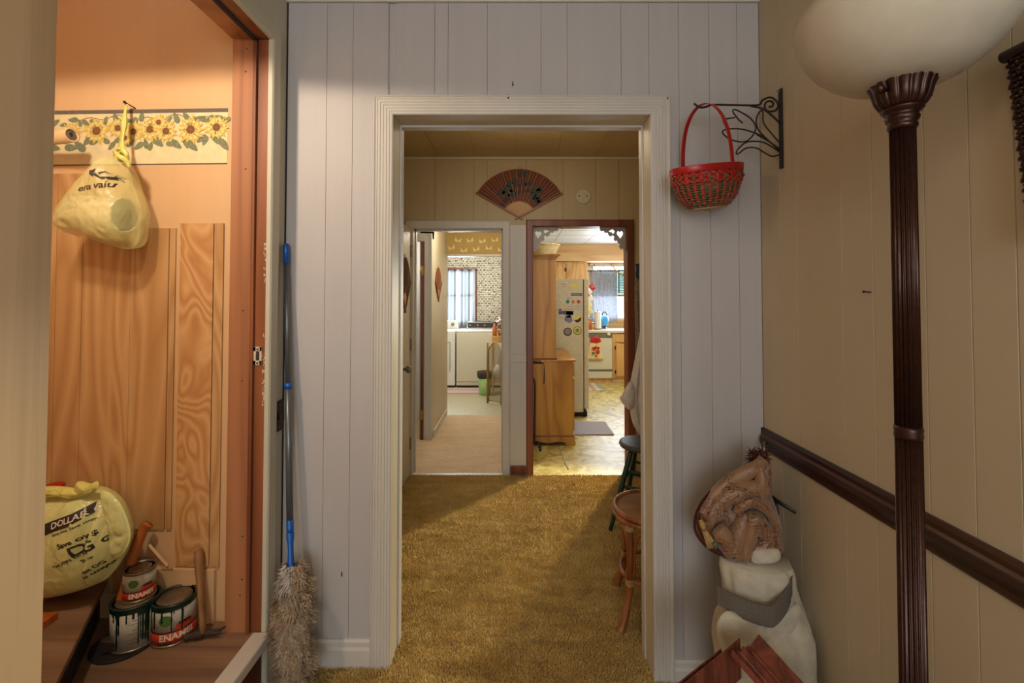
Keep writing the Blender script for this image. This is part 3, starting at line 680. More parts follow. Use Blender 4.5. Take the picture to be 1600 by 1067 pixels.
# steps
st = sroot('floor_closet')
MB().box(-2.3, XL-.02, .28, 1.75, ZS-.03, ZS).build('tread', 'step_wood', st)
MB().box(XL-.03, XL+.03, YN-.02, YJ-.0, ZS-.035, ZS+.004).build('nosing', 'trim', st, .006)
Z2 = .355; e0 = WZ(187, 896, Z2); e1 = WZ(127, 1010, Z2); dr = (e1-e0); e2 = e0+dr*2.4; e0b = e0-dr*.1
poly = [(-2.3, 1.75), (e0b.x, min(e0b.y, cy(e0b.x)-.007)), (e2.x, e2.y), (-2.3, e2.y)]
poly[0] = (-2.3, cy(-2.3)-.007)
MB().prism(poly, lambda u, v, h: (u, v, h), Z2-.022, Z2).build('upper_tread', 'step_wood', st, .003)
ins = Vector((dr.y, -dr.x, 0)).normalized()*-.0
poly2 = [(-2.3, cy(-2.3)-.01), (e0b.x-.022, cy(e0b.x)-.01), (e2.x-.022, e2.y), (-2.3, e2.y)]
MB().prism(poly2, lambda u, v, h: (u, v, h), ZS, Z2-.022).build('upper_riser', 'riser', st)

# ---- hanging bag with a paper roll in it
yb = 1.56
p0 = W(120, 332, yb); p1 = W(203, 338, yb)
t = thing('paper_roll', 'fat pale paper roll lying inside the hanging yellow bag', 'paper roll', p0.lerp(p1, .5))
ax = (p1-p0).normalized(); mb = MB(); r_ = .060; prf = []
q0 = p0+Vector((0, 0, 0)); q1 = p1+Vector((0, -.02, 0)); n = 36
def ringpts(c, r, n=36):
    a = ax.orthogonal().normalized(); b = ax.cross(a); return [c+(a*cos(2*pi*k/n)+b*sin(2*pi*k/n))*r for k in range(n)]
R1 = ringpts(q0, r_); R2 = ringpts(q1, r_); R3 = ringpts(q1, r_-.006); R4 = ringpts(q0+ax*.03, r_-.006)
vs = R1+R2+R3+R4; fs = [tuple(range(n))]
for j in range(3): fs += [(j*n+k, j*n+(k+1) % n, (j+1)*n+(k+1) % n, (j+1)*n+k) for k in range(n)]
fs.append(tuple(3*n+k for k in range(n)))
mb.add(vs, fs, 0, True); mb.build('outer_roll', 'paper', t)
mb = MB(); mb.cyl(q0+ax*.03, q1-ax*.004, .045, n=28, cap=False); mb.build('inner_core', 'grey_cloth', t, solid=.003)
def crumple(amp, f, sd=0, dirn=(1, 1)):
    def g(x, z, s):
        v = noise.noise(Vector((x*f*dirn[0], z*f*dirn[1], sd)))
        v2 = 1-abs(noise.noise(Vector((x*f*2.1*dirn[0]+3, z*f*1.7*dirn[1], sd+5))))*2
        v3 = 1-abs(noise.noise(Vector((x*f*4.3, z*f*3.1, sd+9))))*2
        return amp*(v*.7+v2*.35+v3*.18)
    return g
ol = outline_px([(190, 246), (203, 258), (214, 285), (229, 325), (229, 350), (224, 380), (207, 389), (178, 384), (145, 374), (105, 366), (92, 352), (103, 326), (128, 296), (160, 268), (178, 250)], yb)
ol = [(W(165, 330, yb).x+(a-W(165, 330, yb).x)*.86, b) for a, b in ol]
t = thing('grocery_bag', 'yellow plastic bag hanging knotted from a nail on the closet wall', 'bag', W(196, 250, yb))
mb = inflate(MB(), ol, yb, .088, .085, crumple(.010, 16, 1), 24, 7, cen=(W(165, 330, yb).x, W(165, 330, yb).z), p=4.5)
bag = mb.build('bag_body', 'bag_hang', t)
mb = MB(); zig = [(190, 252), (189, 240), (190, 225), (192, 210), (194, 190), (196, 172), (198, 160)]
pts = smooth_pts([W(a, b, yb+.085*i/6) for i, (a, b) in enumerate(zig)], 4)
vr = [.022-.016*min(1, i/10)+.006*max(0, sin(i*.5)) for i in range(len(pts))]
vs = []; fs = []; n = 20
for i, q in enumerate(pts):
    for k in range(n):
        a = 2*pi*k/n; rr = vr[i]*(1+.28*sin(a*5+i*.25)+.15*sin(a*9))*.8
        vs.append(q+Vector((rr*cos(a), rr*.6*sin(a), 0)))
for i in range(len(pts)-1):
    for k in range(n): fs.append((i*n+k, i*n+(k+1) % n, (i+1)*n+(k+1) % n, (i+1)*n+k))
mb.add(vs, fs, 0, True); mb.build('twisted_handle', 'bag_knot', t)
mb = MB(); mb.tube(smooth_pts([W(179, 236, yb-.02), W(186, 244, yb-.035), W(196, 250, yb-.03), W(203, 262, yb-.02)], 5), [.004+.005*sin(pi*i/15) for i in range(16)], 8)
mb.tube(smooth_pts([W(178, 238, yb-.01), W(188, 232, yb-.02), W(197, 240, yb-.03), W(200, 250, yb-.02)], 5), [.004+.004*sin(pi*i/15) for i in range(16)], 8); mb.build('knot', 'bag_knot', t)
cast = caster(bag, .001)
mb = MB()   # printed dark mark and script
r0 = W(155, 272, 1.5); sc = 1.5/FPX
def pxpoly(l): return [(W(a, b, 1.5).x, W(a, b, 1.5).z) for a, b in l]
def proj_poly(mb, l, cast, mi=0):
    P = pxpoly(l); c = (sum(a for a, b in P)/len(P), sum(b for a, b in P)/len(P))
    bm = bmesh.new(); f = bm.faces.new([bm.verts.new((a, 0, b)) for a, b in P]); bmesh.ops.triangulate(bm, faces=bm.faces)
    for _ in range(2): bmesh.ops.subdivide_edges(bm, edges=bm.edges, cuts=1, use_grid_fill=True); bmesh.ops.triangulate(bm, faces=bm.faces)
    bm.verts.index_update(); v = [(x.co.x, x.co.z) for x in bm.verts]; fc = [[q.index for q in g.verts] for g in bm.faces]; bm.free()
    project(mb, v, fc, (0, 0), (1, 0), (0, 1), cast, mi)
def scale_px(l, s, cxy):  # keep apparent size when shape sits nearer
    return l
for l in ([(153, 270), (160, 266), (158, 280), (153, 276)], [(158, 277), (168, 283), (180, 281), (192, 287), (191, 281), (178, 276), (166, 279), (160, 273)],
          [(163, 272), (170, 269), (176, 273), (170, 271), (165, 276)], [(177, 276), (178, 272), (192, 280), (192, 284)]): proj_poly(mb, l, cast)
v, f = text_verts('era valu', .030, .0006, .3, 1); o_ = W(137, 303, 1.5); project(mb, v, f, (o_.x, o_.z), (.98, .22), (-.22, .98), cast)
mb.build('printed_mark', 'ink', bag)
p = W(198, 162, 1.640); tn = thing('coat_nail', 'nail at the top of the hanging yellow bag handle', 'nail', p)
MB().tube([p+Vector((0, .045, -.002)), p+Vector((0, -.008, .002))], .0022, 8).build('shank', 'iron', tn); MB().cyl(p+Vector((0, -.008, .002)), p+Vector((0, -.0105, .002)), .005, n=10).build('head', 'iron', tn)
# peach cardboard tube
t = thing('cardboard_tube', 'peach rolled wallpaper tube poking out over the sunflower border', 'tube', W(80, 215, 1.58))
a, b = W(40, 222, 1.60), W(113, 211, 1.56); mb = MB(); n = 24; ax = (b-a).normalized()
rr = [ringpts(a, .021, n), ringpts(b, .024, n), ringpts(b, .019, n), ringpts(a, .016, n)]
vs = sum(rr, []); fs = []
for j in range(3): fs += [(j*n+k, j*n+(k+1) % n, (j+1)*n+(k+1) % n, (j+1)*n+k) for k in range(n)]
mb.add(vs, fs, 0, True); mb.build('roll', 'closet_board', t)
mb = MB(); sp = []
for k in range(60):
    a_ = k*.42; r2 = .017-.010*k/60; o1 = ax.orthogonal().normalized(); o2 = ax.cross(o1); sp.append(b-ax*.004+(o1*cos(a_)+o2*sin(a_))*r2)
mb.tube(sp, .0013, 5); mb.build('inner_coil', 'grey_cloth', t)

# ---- yellow shopping bag on the upper step
ys = 1.545
t = thing('shopping_bag', 'stuffed yellow green shopping bag with brown printing on the upper step', 'bag', (W(125, 925, ys).x, ys, Z2))
ol = outline_px([(40, 850), (48, 800), (66, 776), (95, 768), (125, 764), (152, 762), (180, 776), (197, 800), (207, 832), (203, 858), (190, 884), (172, 905), (140, 917), (100, 926), (62, 926), (46, 905)], ys)
ol = [(W(60, 850, ys).x+(a-W(60, 850, ys).x)*.945, max(b, Z2+.004)) for a, b in ol]
cr = crumple(.0075, 13, 4, (1.3, .6))
def fold2(x, z, s):
    # a long diagonal fold where the side gusset gathers
    q = W(163, 850, ys).x; d_ = (x-q)-(z-.6)*.12
    return cr(x, z, s)-.020*math.exp(-(d_/.012)**2)+.006*math.exp(-((d_-.03)/.014)**2)
mb = inflate(MB(), ol, ys, .095, .09, fold2, 30, 8, p=3.0); sb = mb.build('bag_body', 'bag_front', t)
mb = MB()
lobe = MB()
for l, d_, D_ in (([(118, 768), (122, 752), (140, 756), (152, 752), (154, 762), (146, 770), (130, 776)], 1.50, .015), ([(60, 762), (90, 760), (120, 764), (140, 770), (120, 778), (90, 774), (60, 778)], 1.50, .018),
             ([(158, 768), (178, 774), (194, 798), (204, 834), (196, 860), (180, 872), (175, 850), (170, 810)], 1.475, .016)):
    inflate(lobe if D_ == .016 else mb, outline_px(l, d_), d_, D_, D_, crumple(.008, 40, 2), 12, 6)
mb.build('tied_handle', 'bag_knot', t); lobe.build('gathered_fold', 'bag_front', t)
cast = caster(sb, .0012)
ur = Vector((.965, .26)); uu = Vector((-.26, .965))
mb = MB()
proj_poly(mb, [(70, 817), (100, 805), (128, 795), (147, 785), (150, 799), (128, 812), (100, 822), (78, 832), (70, 834)], cast)
mb.build('printed_band', 'ink', sb)
cast2 = caster(sb, .0026); mb = MB()
def put(s, px, py, size, bold=.0, shear=0, c=cast, m=None, ang=.35):
    v, f = text_verts(s, size, bold, shear, 1); o_ = W(px, py, 1.45); project(m, v, f, (o_.x, o_.z), (cos(ang), sin(ang)), (-sin(ang), cos(ang)), c)
put('DOLLAR GENE', 78, 828, .0245, .0005, .1, cast2, mb); mb.build('printed_name', 'ink_white', sb)
mb = MB()
for args in (('Save time. Save money.', 81, 839, .0125, .0002, .35), ('Save over $', 93, 857, .0215, .0006, .33), ('DG', 109, 873, .046, .0012, .36), ('GE', 146, 857, .022, .0012, .42), ('Text JOIN to 34898', 85, 888, .0125, .0003, .41), ('to sign up', 115, 885, .0125, .0003, .40), ('Visit DG', 121, 903, .0155, .0005, .45), ('for coupons', 121, 912, .0145, .0005, .45)):
    mb = MB(); put(*args[:5], 0, cast, mb, args[5]); mb.build('printed_text', 'ink', sb)
# red jug behind the bag
p = W(84, 800, 1.60); t = thing('red_jug', 'red plastic jug with ribbed cap standing behind the shopping bag', 'jug', (p.x, 1.60, Z2))
MB().lathe([(.045, 0), (.05, .01), (.05, .20), (.035, .24), (.022, .26)], (p.x, 1.60, Z2), 24).build('jug_body', 'red', t)
zc = W(84, 772, 1.6).z
MB().lathe([(.022, -(zc-Z2-.26)), (.022, 0)], (p.x, 1.60, zc), 20).build('neck', 'red', t)
MB().lathe([(.026, 0), (.028, .004), (.028, .030), (.024, .034)], (p.x, 1.60, zc), 24, rf=lambda a, j, z: 1+.04*sin(a*12)).build('cap', 'red', t)
# wood blocks
for px, py, dz, rz, lb in ((66, 932, 0, .2, 'small orange wood offcut under another beside the shopping bag'), (62, 975, 0, -.25, 'small wood offcut nearest the open closet door')):
    p = WZ(px, py, Z2); t = tag(MB().box(p.x-.06, p.x+.035, p.y-.022, p.y+.022, Z2, Z2+.022, T=None).build('wood_block', 'axe_wood', None, .001), lb, 'wood block')
p = WZ(62, 935, Z2); tag(MB().box(p.x-.06, p.x+.038, p.y-.02, p.y+.026, Z2+.0225, Z2+.044).build('wood_block', 'raw_board', None, .001), 'small wood offcut lying on top of another offcut', 'wood block')

# ---- axe handle leaning in the corner
t = thing('axe_handle', 'long orange brown axe handle leaning behind the paint cans', 'axe', WZ(190, 985, ZS))
P = [W(232, 818, 1.635), W(222, 832, 1.625), W(205, 880, 1.60), W(193, 925, 1.575), W(184, 955, 1.56), W(178, 972, 1.553)]
pts = smooth_pts(P, 5); rs = [.018, .0185, .0175, .016, .015]+[.015]*(len(pts)-11)+[.014, .013, .012, .011, .009, .007]
MB().tube(pts, rs[:len(pts)], 12, flat=.7).build('shaft', 'axe_wood', t)
mb = MB(); q = W(176, 985, 1.52); mb.prism([(-.03, -.02), (.045, -.014), (.045, .014), (-.03, .022)], lambda u, v, h: (q.x+u, q.y+h, ZS+.024+v), -.012, .012); mb.build('axe_head', 'rust', t, .004)

# ---- paint cans
def can(px, py, r, h, zb, name, label, kind, rot=0, dd=None):
    p = WZ(px, py, zb) if dd is None else W(px, py, dd)
    c = (p.x, p.y, zb); t = thing(name, label, 'paint can', c)
    if kind == 'plain':
        body = MB().lathe([(r, .006), (r, h-.008)], c, 48).build('can_body', 'label_white', t)
    else:
        body = MB().lathe([(r, h*.34), (r, h-.008)], c, 48).build('can_body', 'label_white', t)
        MB().lathe([(r, .006), (r, h*.34)], c, 48).build('label_band', 'label_red', t)
    MB().lathe([(r+.0015, 0), (r+.003, .002), (r+.003, .005), (r+.0005, .008)], c, 48).build('bottom_rim', 'tin', t)
    lm = 'paint_green' if kind != 'small' else 'tin'
    MB().lathe([(r, h-.010), (r+.003, h-.006), (r+.003, h-.001), (r+.001, h), (r-.004, h), (r-.005, h-.004)], c, 48).build('top_rim', lm, t)
    MB().lathe([(r-.005, h-.004), (r-.010, h-.006), (r-.013, h-.0025), (.0001, h-.003)], c, 48).build('lid', 'tin', t)
    base = atan2(-p.y, -p.x)+rot   # angle facing the viewer side of the room
    def cyl_map(u, v, off): a = base+u/r; return Vector((c[0]+(r+off)*cos(a), c[1]+(r+off)*sin(a), zb+v))
    def band(mb, u0, u1, v0, v1, off, n=10, mi=0):
        vs = [cyl_map(u0+(u1-u0)*i/n, v, off) for v in (v0, v1) for i in range(n+1)]; mb.add(vs, [(i, i+1, n+2+i, n+1+i) for i in range(n)], mi)
    if kind != 'small':
        rnd = random.Random(int(px)); mb = MB()
        for k in range(17 if kind == 'plain' else 9):
            u = rnd.uniform(-r*1.5, r*1.5) if kind == 'plain' else rnd.uniform(-r*1.5, r*.4); L = rnd.uniform(.02, h*.9) if kind == 'plain' else rnd.uniform(.02, h*.75); wd = rnd.uniform(.0014, .0035)
            vs = []; n = 8
            for j in range(n+1):
                tt = j/n; ww = wd*(1+3.0*max(0, .22-tt)/.22+.2*sin(j*2)); 
                if j == n: ww *= .5
                v_ = h-.006-L*tt; vs += [cyl_map(u-ww, v_, .0011), cyl_map(u+ww, v_, .0011)]
            mb.add(vs, [(2*j, 2*j+1, 2*j+3, 2*j+2) for j in range(n)])
        band(mb, -r*1.6, r*1.6, h-.020, h-.006, .0009, 24); mb.build('paint_drip', 'paint_green', body)
    mb = MB()
    if kind == 'plain':
        for k in range(9):
            v_ = h*(.2+.07*k); band(mb, -.02+.012*(k % 3), .028-.01*(k % 2), v_, v_+.0012, .0006)
        mb.build('fine_print', 'ink', body)
    else:
        s = r/.058
        v, f = text_verts('ENAMEL', .026*s, .0008, .05, 1); mb.add([cyl_map(a-.040*s, b+h*.17, .0008) for a, b, _ in v], f); mb.build('label_word', 'ink_white', body)
        mb = MB(); band(mb, -.045*s, -.005*s, h*.06, h*.13, .0008); band(mb, -r*1.5, r*1.5, h*.34, h*.37, .0006, 20)
        v, f = text_verts('enamel paint', .008*s, 0, 0, 0); mb.add([cyl_map(a-.0*s, b+h*.08, .0008) for a, b, _ in v], f); mb.build('label_print', 'ink', body)
        def disc(u0, v0, ru, rv, nm, mt):
            m_ = MB(); n = 14; vs = []
            for q in range(n+1):
                x = -1+2*q/n; y = sqrt(max(0, 1-x*x)); vs += [cyl_map(u0+ru*x, v0-rv*y, .0009), cyl_map(u0+ru*x, v0+rv*y, .0009)]
            m_.add(vs, [(2*q, 2*q+1, 2*q+3, 2*q+2) for q in range(n)]); m_.build(nm, mt, body)
        disc(-.022*s, h*.64, .019*s, h*.13, 'label_leaf', 'label_green'); disc(.028*s, h*.46, .026*s, h*.07, 'label_swatch', 'label_red'); disc(.028*s, h*.52, .020*s, h*.035, 'label_swatch', 'bronze')
        mb = MB(); band(mb, .0, .055*s, h*.385, h*.43, .0008); mb.build('label_swatch', 'label_red', body)
    t['group'] = 'paint cans on the closet step'; return t, p
can(211, 1001, .066, .142, ZS, 'paint_can', 'white paint can streaked with long dark green drips, a smaller can on its lid', 'plain')
can(272, 992, .063, .135, ZS, 'paint_can', 'red and white paint can with green drips beside the hammer', 'enamel')
_p = WZ(211, 1001, ZS)
can(0, 0, .045, .098, ZS+.1425, 'paint_can', 'small red and white paint can stacked on the dripped can', 'small', dd=None) if False else None
def can_at(x, y): 
    global WZ
    old = WZ; WZ = lambda a, b, c: Vector((x, y, c)); r_ = can(1, 1, .045, .098, ZS+.1395, 'paint_can', 'small red and white paint can stacked on the dripped can', 'small'); WZ = old; return r_
can_at(_p.x+.004, _p.y+.01)
tray = thing('paint_tray', 'dark paint stained tray lid under the dripped paint can', 'lid', (_p.x-.03, _p.y-.01, ZS))
for o in [q for q in bpy.data.objects if q.get('label', '').startswith('white paint can')]: pass
# a dark lid on the floor beneath the can (thin, can sits in it)
MB().lathe([(.086, 0), (.092, .002), (.093, .008), (.090, .0085), (.088, .004), (.0001, .003)], (_p.x-.022, _p.y-.012, ZS), 40).build('lid_plate', 'riser', tray)
for q in list(bpy.data.objects):
    if q.parent is None and q.name.startswith('paint_can'):
        if abs(q.location.x-_p.x) < .02: q.location.z += .0035

# ---- hammer standing on its head, handle up the wall
ph = WZ(317, 993, ZS+.012)
t = thing('claw_hammer', 'old wooden handled hammer standing on its rusty head by the jamb', 'hammer', (ph.x, ph.y, ZS))
top = W(310, 860, 1.64); bot = Vector((ph.x+.001, ph.y, ZS+.02))
pts = [bot.lerp(top, k/8) for k in range(9)]
MB().tube(pts, [.0125, .0125, .013, .0125, .013, .0145, .0165, .018, .0165], 12, flat=.75).build('handle', 'hammer_wood', t)
mb = MB(); H = [Vector((ph.x-.050, ph.y-.012, ZS+.014)), Vector((ph.x-.042, ph.y-.010, ZS+.015)), Vector((ph.x-.022, ph.y-.004, ZS+.017)), Vector((ph.x, ph.y, ZS+.020)), Vector((ph.x+.018, ph.y+.004, ZS+.018)), Vector((ph.x+.045, ph.y+.008, ZS+.019)), Vector((ph.x+.062, ph.y+.010, ZS+.026))]
mb.tube(smooth_pts(H[:4], 3), [.0135]*3+[.011]*3+[.015]*4, 12); mb.build('hammer_head', 'rust', t)
mb = MB()
for s_ in (-1, 1): mb.tube([H[3], H[4]+Vector((0, s_*.003, 0)), H[5]+Vector((0, s_*.008, 0)), H[6]+Vector((0, s_*.012, 0))], [.014, .010, .007, .003], 8, flat=.7)
mb.build('claw', 'rust', t)

# ------------------------------------------------------------------ lambswool duster
t = thing('feather_duster', 'long handled fluffy lambswool duster with a blue and grey pole leaning in the corner', 'duster', (W(455, 1055, 1.63).x, 1.62, 0))
A = W(447, 381, 1.712); A.x = max(A.x, XL+.014); B = W(453, 815, 1.655); C = W(455, 890, 1.61); D_ = W(457, 1040, 1.575)
def lp(f): return A.lerp(B, f)
f1 = (412-381)/(815-381); f2 = (606-381)/(815-381)
MB().tube([lp(0), lp(.01), lp(f1)], [.009, .0115, .0115], 14).build('grip_cap', 'blue', t)
MB().cyl(lp(f1), lp(f2), .0095, n=14).build('upper_pole', 'grey_pole', t)
MB().cyl(lp(f2-.006), lp(f2+.014), .0135, n=14).build('collar', 'blue', t)
MB().cyl(lp(f2), B, .0115, n=14).build('lower_pole', 'grey_pole', t)
pts = smooth_pts([B+Vector((0, 0, .005)), B.lerp(C, .2), B.lerp(C, .25), B.lerp(C, .6), C, C.lerp(D_, .3)], 3)
MB().tube(pts, [.0145]*4+[.013, .012, .016, .015, .012, .011, .012, .013, .014, .015, .012, .010][:len(pts)-4], 12, flat=.8).build('blue_socket', 'blue', t)
hc = Vector((W(457, 960, 1.60).x, 1.60, W(457, 960, 1.60).z)); zt_ = W(457, 880, 1.6).z; zb_ = .012
hx0 = W(420, 970, 1.6).x+.012; hx1 = W(493, 970, 1.6).x-.01
prof = []
for k in range(15):
    q = k/14; prof.append((.052*(sin(pi*min(1, .06+q*.97))**.35), zb_+(zt_-.02-zb_)*q))
MB().lathe(prof, (hc.x, 1.60, 0), 24, rf=lambda a, j, z: 1+.1*noise.noise(Vector((cos(a)*2, sin(a)*2, z*14))), sx=1.1, sy=.75).build('wool_core', 'duster', t)
mb = MB(); mw = MB(); rnd = random.Random(8)
for k in range(7500):
    q = rnd.random(); a = rnd.uniform(0, 2*pi); z = zb_+(zt_-zb_)*(q*1.0); r_ = .050*(sin(pi*min(1, .07+q*.9))**.35)
    b = Vector((hc.x+1.12*r_*cos(a), 1.60+.78*r_*sin(a), z)); nr = Vector((cos(a), sin(a)*.8, rnd.uniform(-.9, .5))).normalized()
    cl = noise.noise(Vector((cos(a)*2.2, sin(a)*2.2, z*22))); L = rnd.uniform(.010, .022)*(1.15+1.1*cl); b += Vector((.012*cl*cos(a)+.006*sin(z*21), .006*cl*sin(a), 0)); sd = Vector((-sin(a), cos(a), rnd.uniform(-.5, .5))).normalized(); sd = (sd+Vector((0, 0, 1.5*cl))).normalized(); c1 = b+nr*L*.5+sd*rnd.uniform(-.007, .007)+Vector((0, 0, -.003)); c2 = b+nr*L+sd*rnd.uniform(-.010, .010)+Vector((0, 0, -.006))
    if c2.z < .004: c2.z = .004
    if c1.z < .004: c1.z = .004
    w2 = rnd.uniform(.0012, .0024); tgt = mw if (z > zt_-.075 and cos(a) < .1 and sin(a) < 0) else mb
    tgt.add([b-sd*w2, b+sd*w2, c1+sd*w2*.8, c1-sd*w2*.8, c2], [(0, 1, 2, 3), (3, 2, 4)])
mb.build('wool_strand', 'duster', t)['kind'] = 'stuff'; mw.build('white_wool', 'duster_white', t)['kind'] = 'stuff'

# ------------------------------------------------------------------ iron tulip bracket and red basket
yk = 1.592
def zk(x, y): return W(1020+x*.2249, 120+y*.2249, yk)
t = thing('plant_bracket', 'dark wrought iron tulip bracket fixed to the beige wall', 'bracket', (XR, yk, zk(880, 360).z))
a, b = zk(880, 85), zk(884, 636)
MB().box(XR-.008, XR-.0005, yk-.008, yk+.008, b.z, a.z).build('wall_bar', 'iron', t, .001)
def wire(name, l, r=.0026, mp=zk): MB().tube(smooth_pts([mp(x, y) for x, y in l], 5), r, 8).build(name, 'iron', t)
wire('arm', [(285, 185), (330, 213), (375, 207), (420, 194), (560, 196), (730, 196), (760, 165), (810, 143), (850, 160), (872, 200), (850, 235), (800, 240), (778, 215), (785, 180), (815, 168), (838, 185), (825, 208), (805, 205)], .0036)
wire('brace', [(680, 204), (740, 215), (800, 245), (880, 320)], .0034)
wire('tulip_outline', [(625, 322), (590, 290), (556, 240), (572, 228), (620, 250), (680, 290), (715, 345), (700, 400), (655, 445), (600, 451), (530, 430), (485, 388), (510, 365), (600, 362), (680, 380), (770, 420), (878, 510)])
wire('petal', [(515, 360), (490, 305), (520, 290), (570, 283)])
wire('stem', [(720, 400), (800, 445), (878, 500)])
wire('leaf', [(878, 455), (830, 400), (770, 320), (765, 245), (745, 240), (720, 290), (725, 350), (760, 400), (878, 512)])
wire('leaf', [(878, 520), (780, 460), (700, 448), (640, 460), (590, 505), (580, 534), (600, 530), (650, 495), (720, 495), (780, 530), (830, 552), (878, 543)])
for zz in (105, 580):
    q = zk(865, zz); MB().tube([(XR-.02, yk-.002, q.z+.003), (XR+.006, yk, q.z)], .0018, 8).build('screw', 'steel', t)

def basket():
    t = thing('wicker_basket', 'red painted wicker basket with olive weave hanging from the tulip bracket', 'basket', (0, 0, 0))
    a0, b0, H = .150, .092, .132
    def rad(q):  # q 0 bottom..1 rim
        return .52+.48*sin(pi/2*min(1, q*1.15))**.62
    n = 28
    for k in range(n):
        an = 2*pi*k/n; pts = [Vector((a0*rad(j/8)*cos(an), b0*rad(j/8)*sin(an), H*j/8)) for j in range(9)]
        dn = 2*pi/n*.27; mb = MB(); vs = []
        for j, p in enumerate(pts):
            q = j/8; off = .003
            for s_ in (-1, 1):
                aa = an+s_*dn*(1-.15*q); vs.append(((a0*rad(q)+off)*cos(aa), (b0*rad(q)+off)*sin(aa), H*q))
        mb.add(vs, [(2*j, 2*j+1, 2*j+3, 2*j+2) for j in range(8)], 0, True); mb.build('stake', 'red_wicker', t, solid=.0018)
    for j in range(15):
        q = .04+j*.062; pts = []
        for k in range(n*4):
            an = 2*pi*k/(n*4); wv = .0035*cos(k*pi/2*.5*1.0+(j % 2)*pi)
            pts.append(((a0*rad(q)+wv)*cos(an), (b0*rad(q)+wv)*sin(an), H*q))
        mb = MB(); mb.tube(pts, .0027, 6, closed=True); mb.build('weaver', 'green_wicker' if j < 11 else 'red_wicker', t)
    for k in range(n):   # braided diagonal strips under the rim with olive diamonds
        an = 2*pi*k/n; a1 = 2*pi*(k+1)/n; am = (an+a1)/2
        def P(a, q, off=.006): return Vector(((a0*rad(q)+off)*cos(a), (b0*rad(q)+off)*sin(a), H*q))
        mb = MB()
        mb.tube([P(an, .62), P(am, .70), P(a1, .62)], .0032, 6, flat=.5); mb.tube([P(an, .90), P(am, .80), P(a1, .90)], .0032, 6, flat=.5)
        mb.build('lattice_strip', 'red_wicker', t)
        if k % 2 == 0:
            mb = MB(); mb.tube([P(an, .68, .005), P(an, .75, .008), P(an, .83, .005)], [.001, .0065, .001], 8, flat=.4); mb.build('olive_bead', 'green_wicker', t)
    mb = MB(); vs = []; N = 64
    for k in range(N):
        an = 2*pi*k/N
        for r_, z in ((.002, H-.012), (.009, H-.012), (.010, H+.010), (.002, H+.010)): vs.append(((a0+r_)*cos(an), (b0+r_)*sin(an), z))
    mb.add(vs, [(4*k+j, 4*k+(j+1) % 4, 4*((k+1) % N)+(j+1) % 4, 4*((k+1) % N)+j) for k in range(N) for j in range(4)], 0, True); mb.build('rim_band', 'red', t, .0015)
    mb = MB(); mb.tube([(a0*.52*cos(2*pi*k/40), b0*.52*sin(2*pi*k/40), -.001) for k in range(40)], .005, 8, closed=True); mb.build('foot_ring', 'straw', t)
    mb = MB()
    for k in range(-6, 7):
        x = a0*.48*k/7; yy = b0*.50*sqrt(max(0, 1-(k/7)**2)); mb.box(x-.0035, x+.0035, -yy, yy, .0, .002)
    mb.build('base_slat', 'straw', t)
    pts = []; HH = .222
    vs = []
    for k in range(33):
        th = pi*k/32; y = -(b0+.004)*cos(th); z = H-.035+(HH+.035-.0)*sin(th)**.72 if 0 < k < 32 else H-.035
        nrm = Vector((0, -cos(th), sin(th)))
        for sx_, o_ in ((-.010, 0), (.010, 0), (.010, .003), (-.010, .003)): vs.append((sx_, y+nrm.y*o_, z+nrm.z*o_))
    mb = MB(); mb.add(vs, [(4*k+j, 4*k+(j+1) % 4, 4*(k+1)+(j+1) % 4, 4*(k+1)+j) for k in range(32) for j in range(4)]); mb.build('handle', 'red', t, .001)
    return t, H+HH
bk, hh = basket()
hp = zk(350, 210); 
bk.rotation_euler = (R(4), R(-10), R(33))
bm_ = bk.rotation_euler.to_matrix() @ Vector((0, 0, hh)); bk.location = Vector((hp.x, yk-.002, hp.z))-bm_+Vector((0, 0, .008))

# ------------------------------------------------------------------ torchiere floor lamp
LX, LY = .70, .826
t = thing('floor_lamp', 'torchiere floor lamp with fluted bronze pole and frosted bowl shade', 'lamp', (LX, LY, floor_h(LX, LY)))
def lz(py): return W(1413, py, LY).z
fl0 = floor_h(LX, LY)
zc0 = lz(185); zj = lz(672)
flute = lambda n_, d_: (lambda a, j, z: 1-d_*abs(sin(a*n_/2)))
MB().lathe([(.125, 0), (.13, .008), (.125, .018), (.09, .03), (.045, .045), (.032, .07), (.03, .09)], (LX, LY, fl0), 48).build('base', 'bronze', t)
MB().lathe([(.0204, fl0+.08), (.0199, zj-.012)], (LX, LY, 0), 144, rf=flute(18, .15)).build('lower_pole', 'bronze', t)
MB().lathe([(.0204, zj-.014), (.0215, zj-.009), (.0204, zj-.003), (.0215, zj+.003), (.0199, zj+.008)], (LX, LY, 0), 48).build('pole_ring', 'bronze', t)
MB().lathe([(.0195, zj+.006), (.0193, zc0-.0)], (LX, LY, 0), 144, rf=flute(18, .15)).build('upper_pole', 'bronze', t)
zA = lz(200)
MB().lathe([(.0199, zA-.004), (.0226, zA), (.0226, zA+.005), (.0203, zA+.008), (.0242, zA+.012), (.0257, zA+.018), (.0242, zA+.021), (.0226, zA+.023), (.0281, zA+.027), (.0320, zA+.032), (.0320, zA+.035)], (LX, LY, 0), 48).build('turned_collar', 'bronze', t)
zB = zA+.035
MB().lathe([(.0312, zB), (.0359, zB+.005), (.0413, zB+.014), (.0437, zB+.024), (.0460, zB+.034), (.0499, zB+.042), (.0515, zB+.047), (.0484, zB+.052), (.0390, zB+.050)], (LX, LY, 0), 128,
    rf=lambda a, j, z: 1-(.10*(1-abs(sin(a*8)))**2 if j < 7 else .05*(1-abs(sin(a*8)))**2)).build('fluted_cup', 'bronze', t)
ka = atan2(-LY, -LX)-.55; kd = Vector((cos(ka), sin(ka), 0))
kp = Vector((LX, LY, zB+.028))
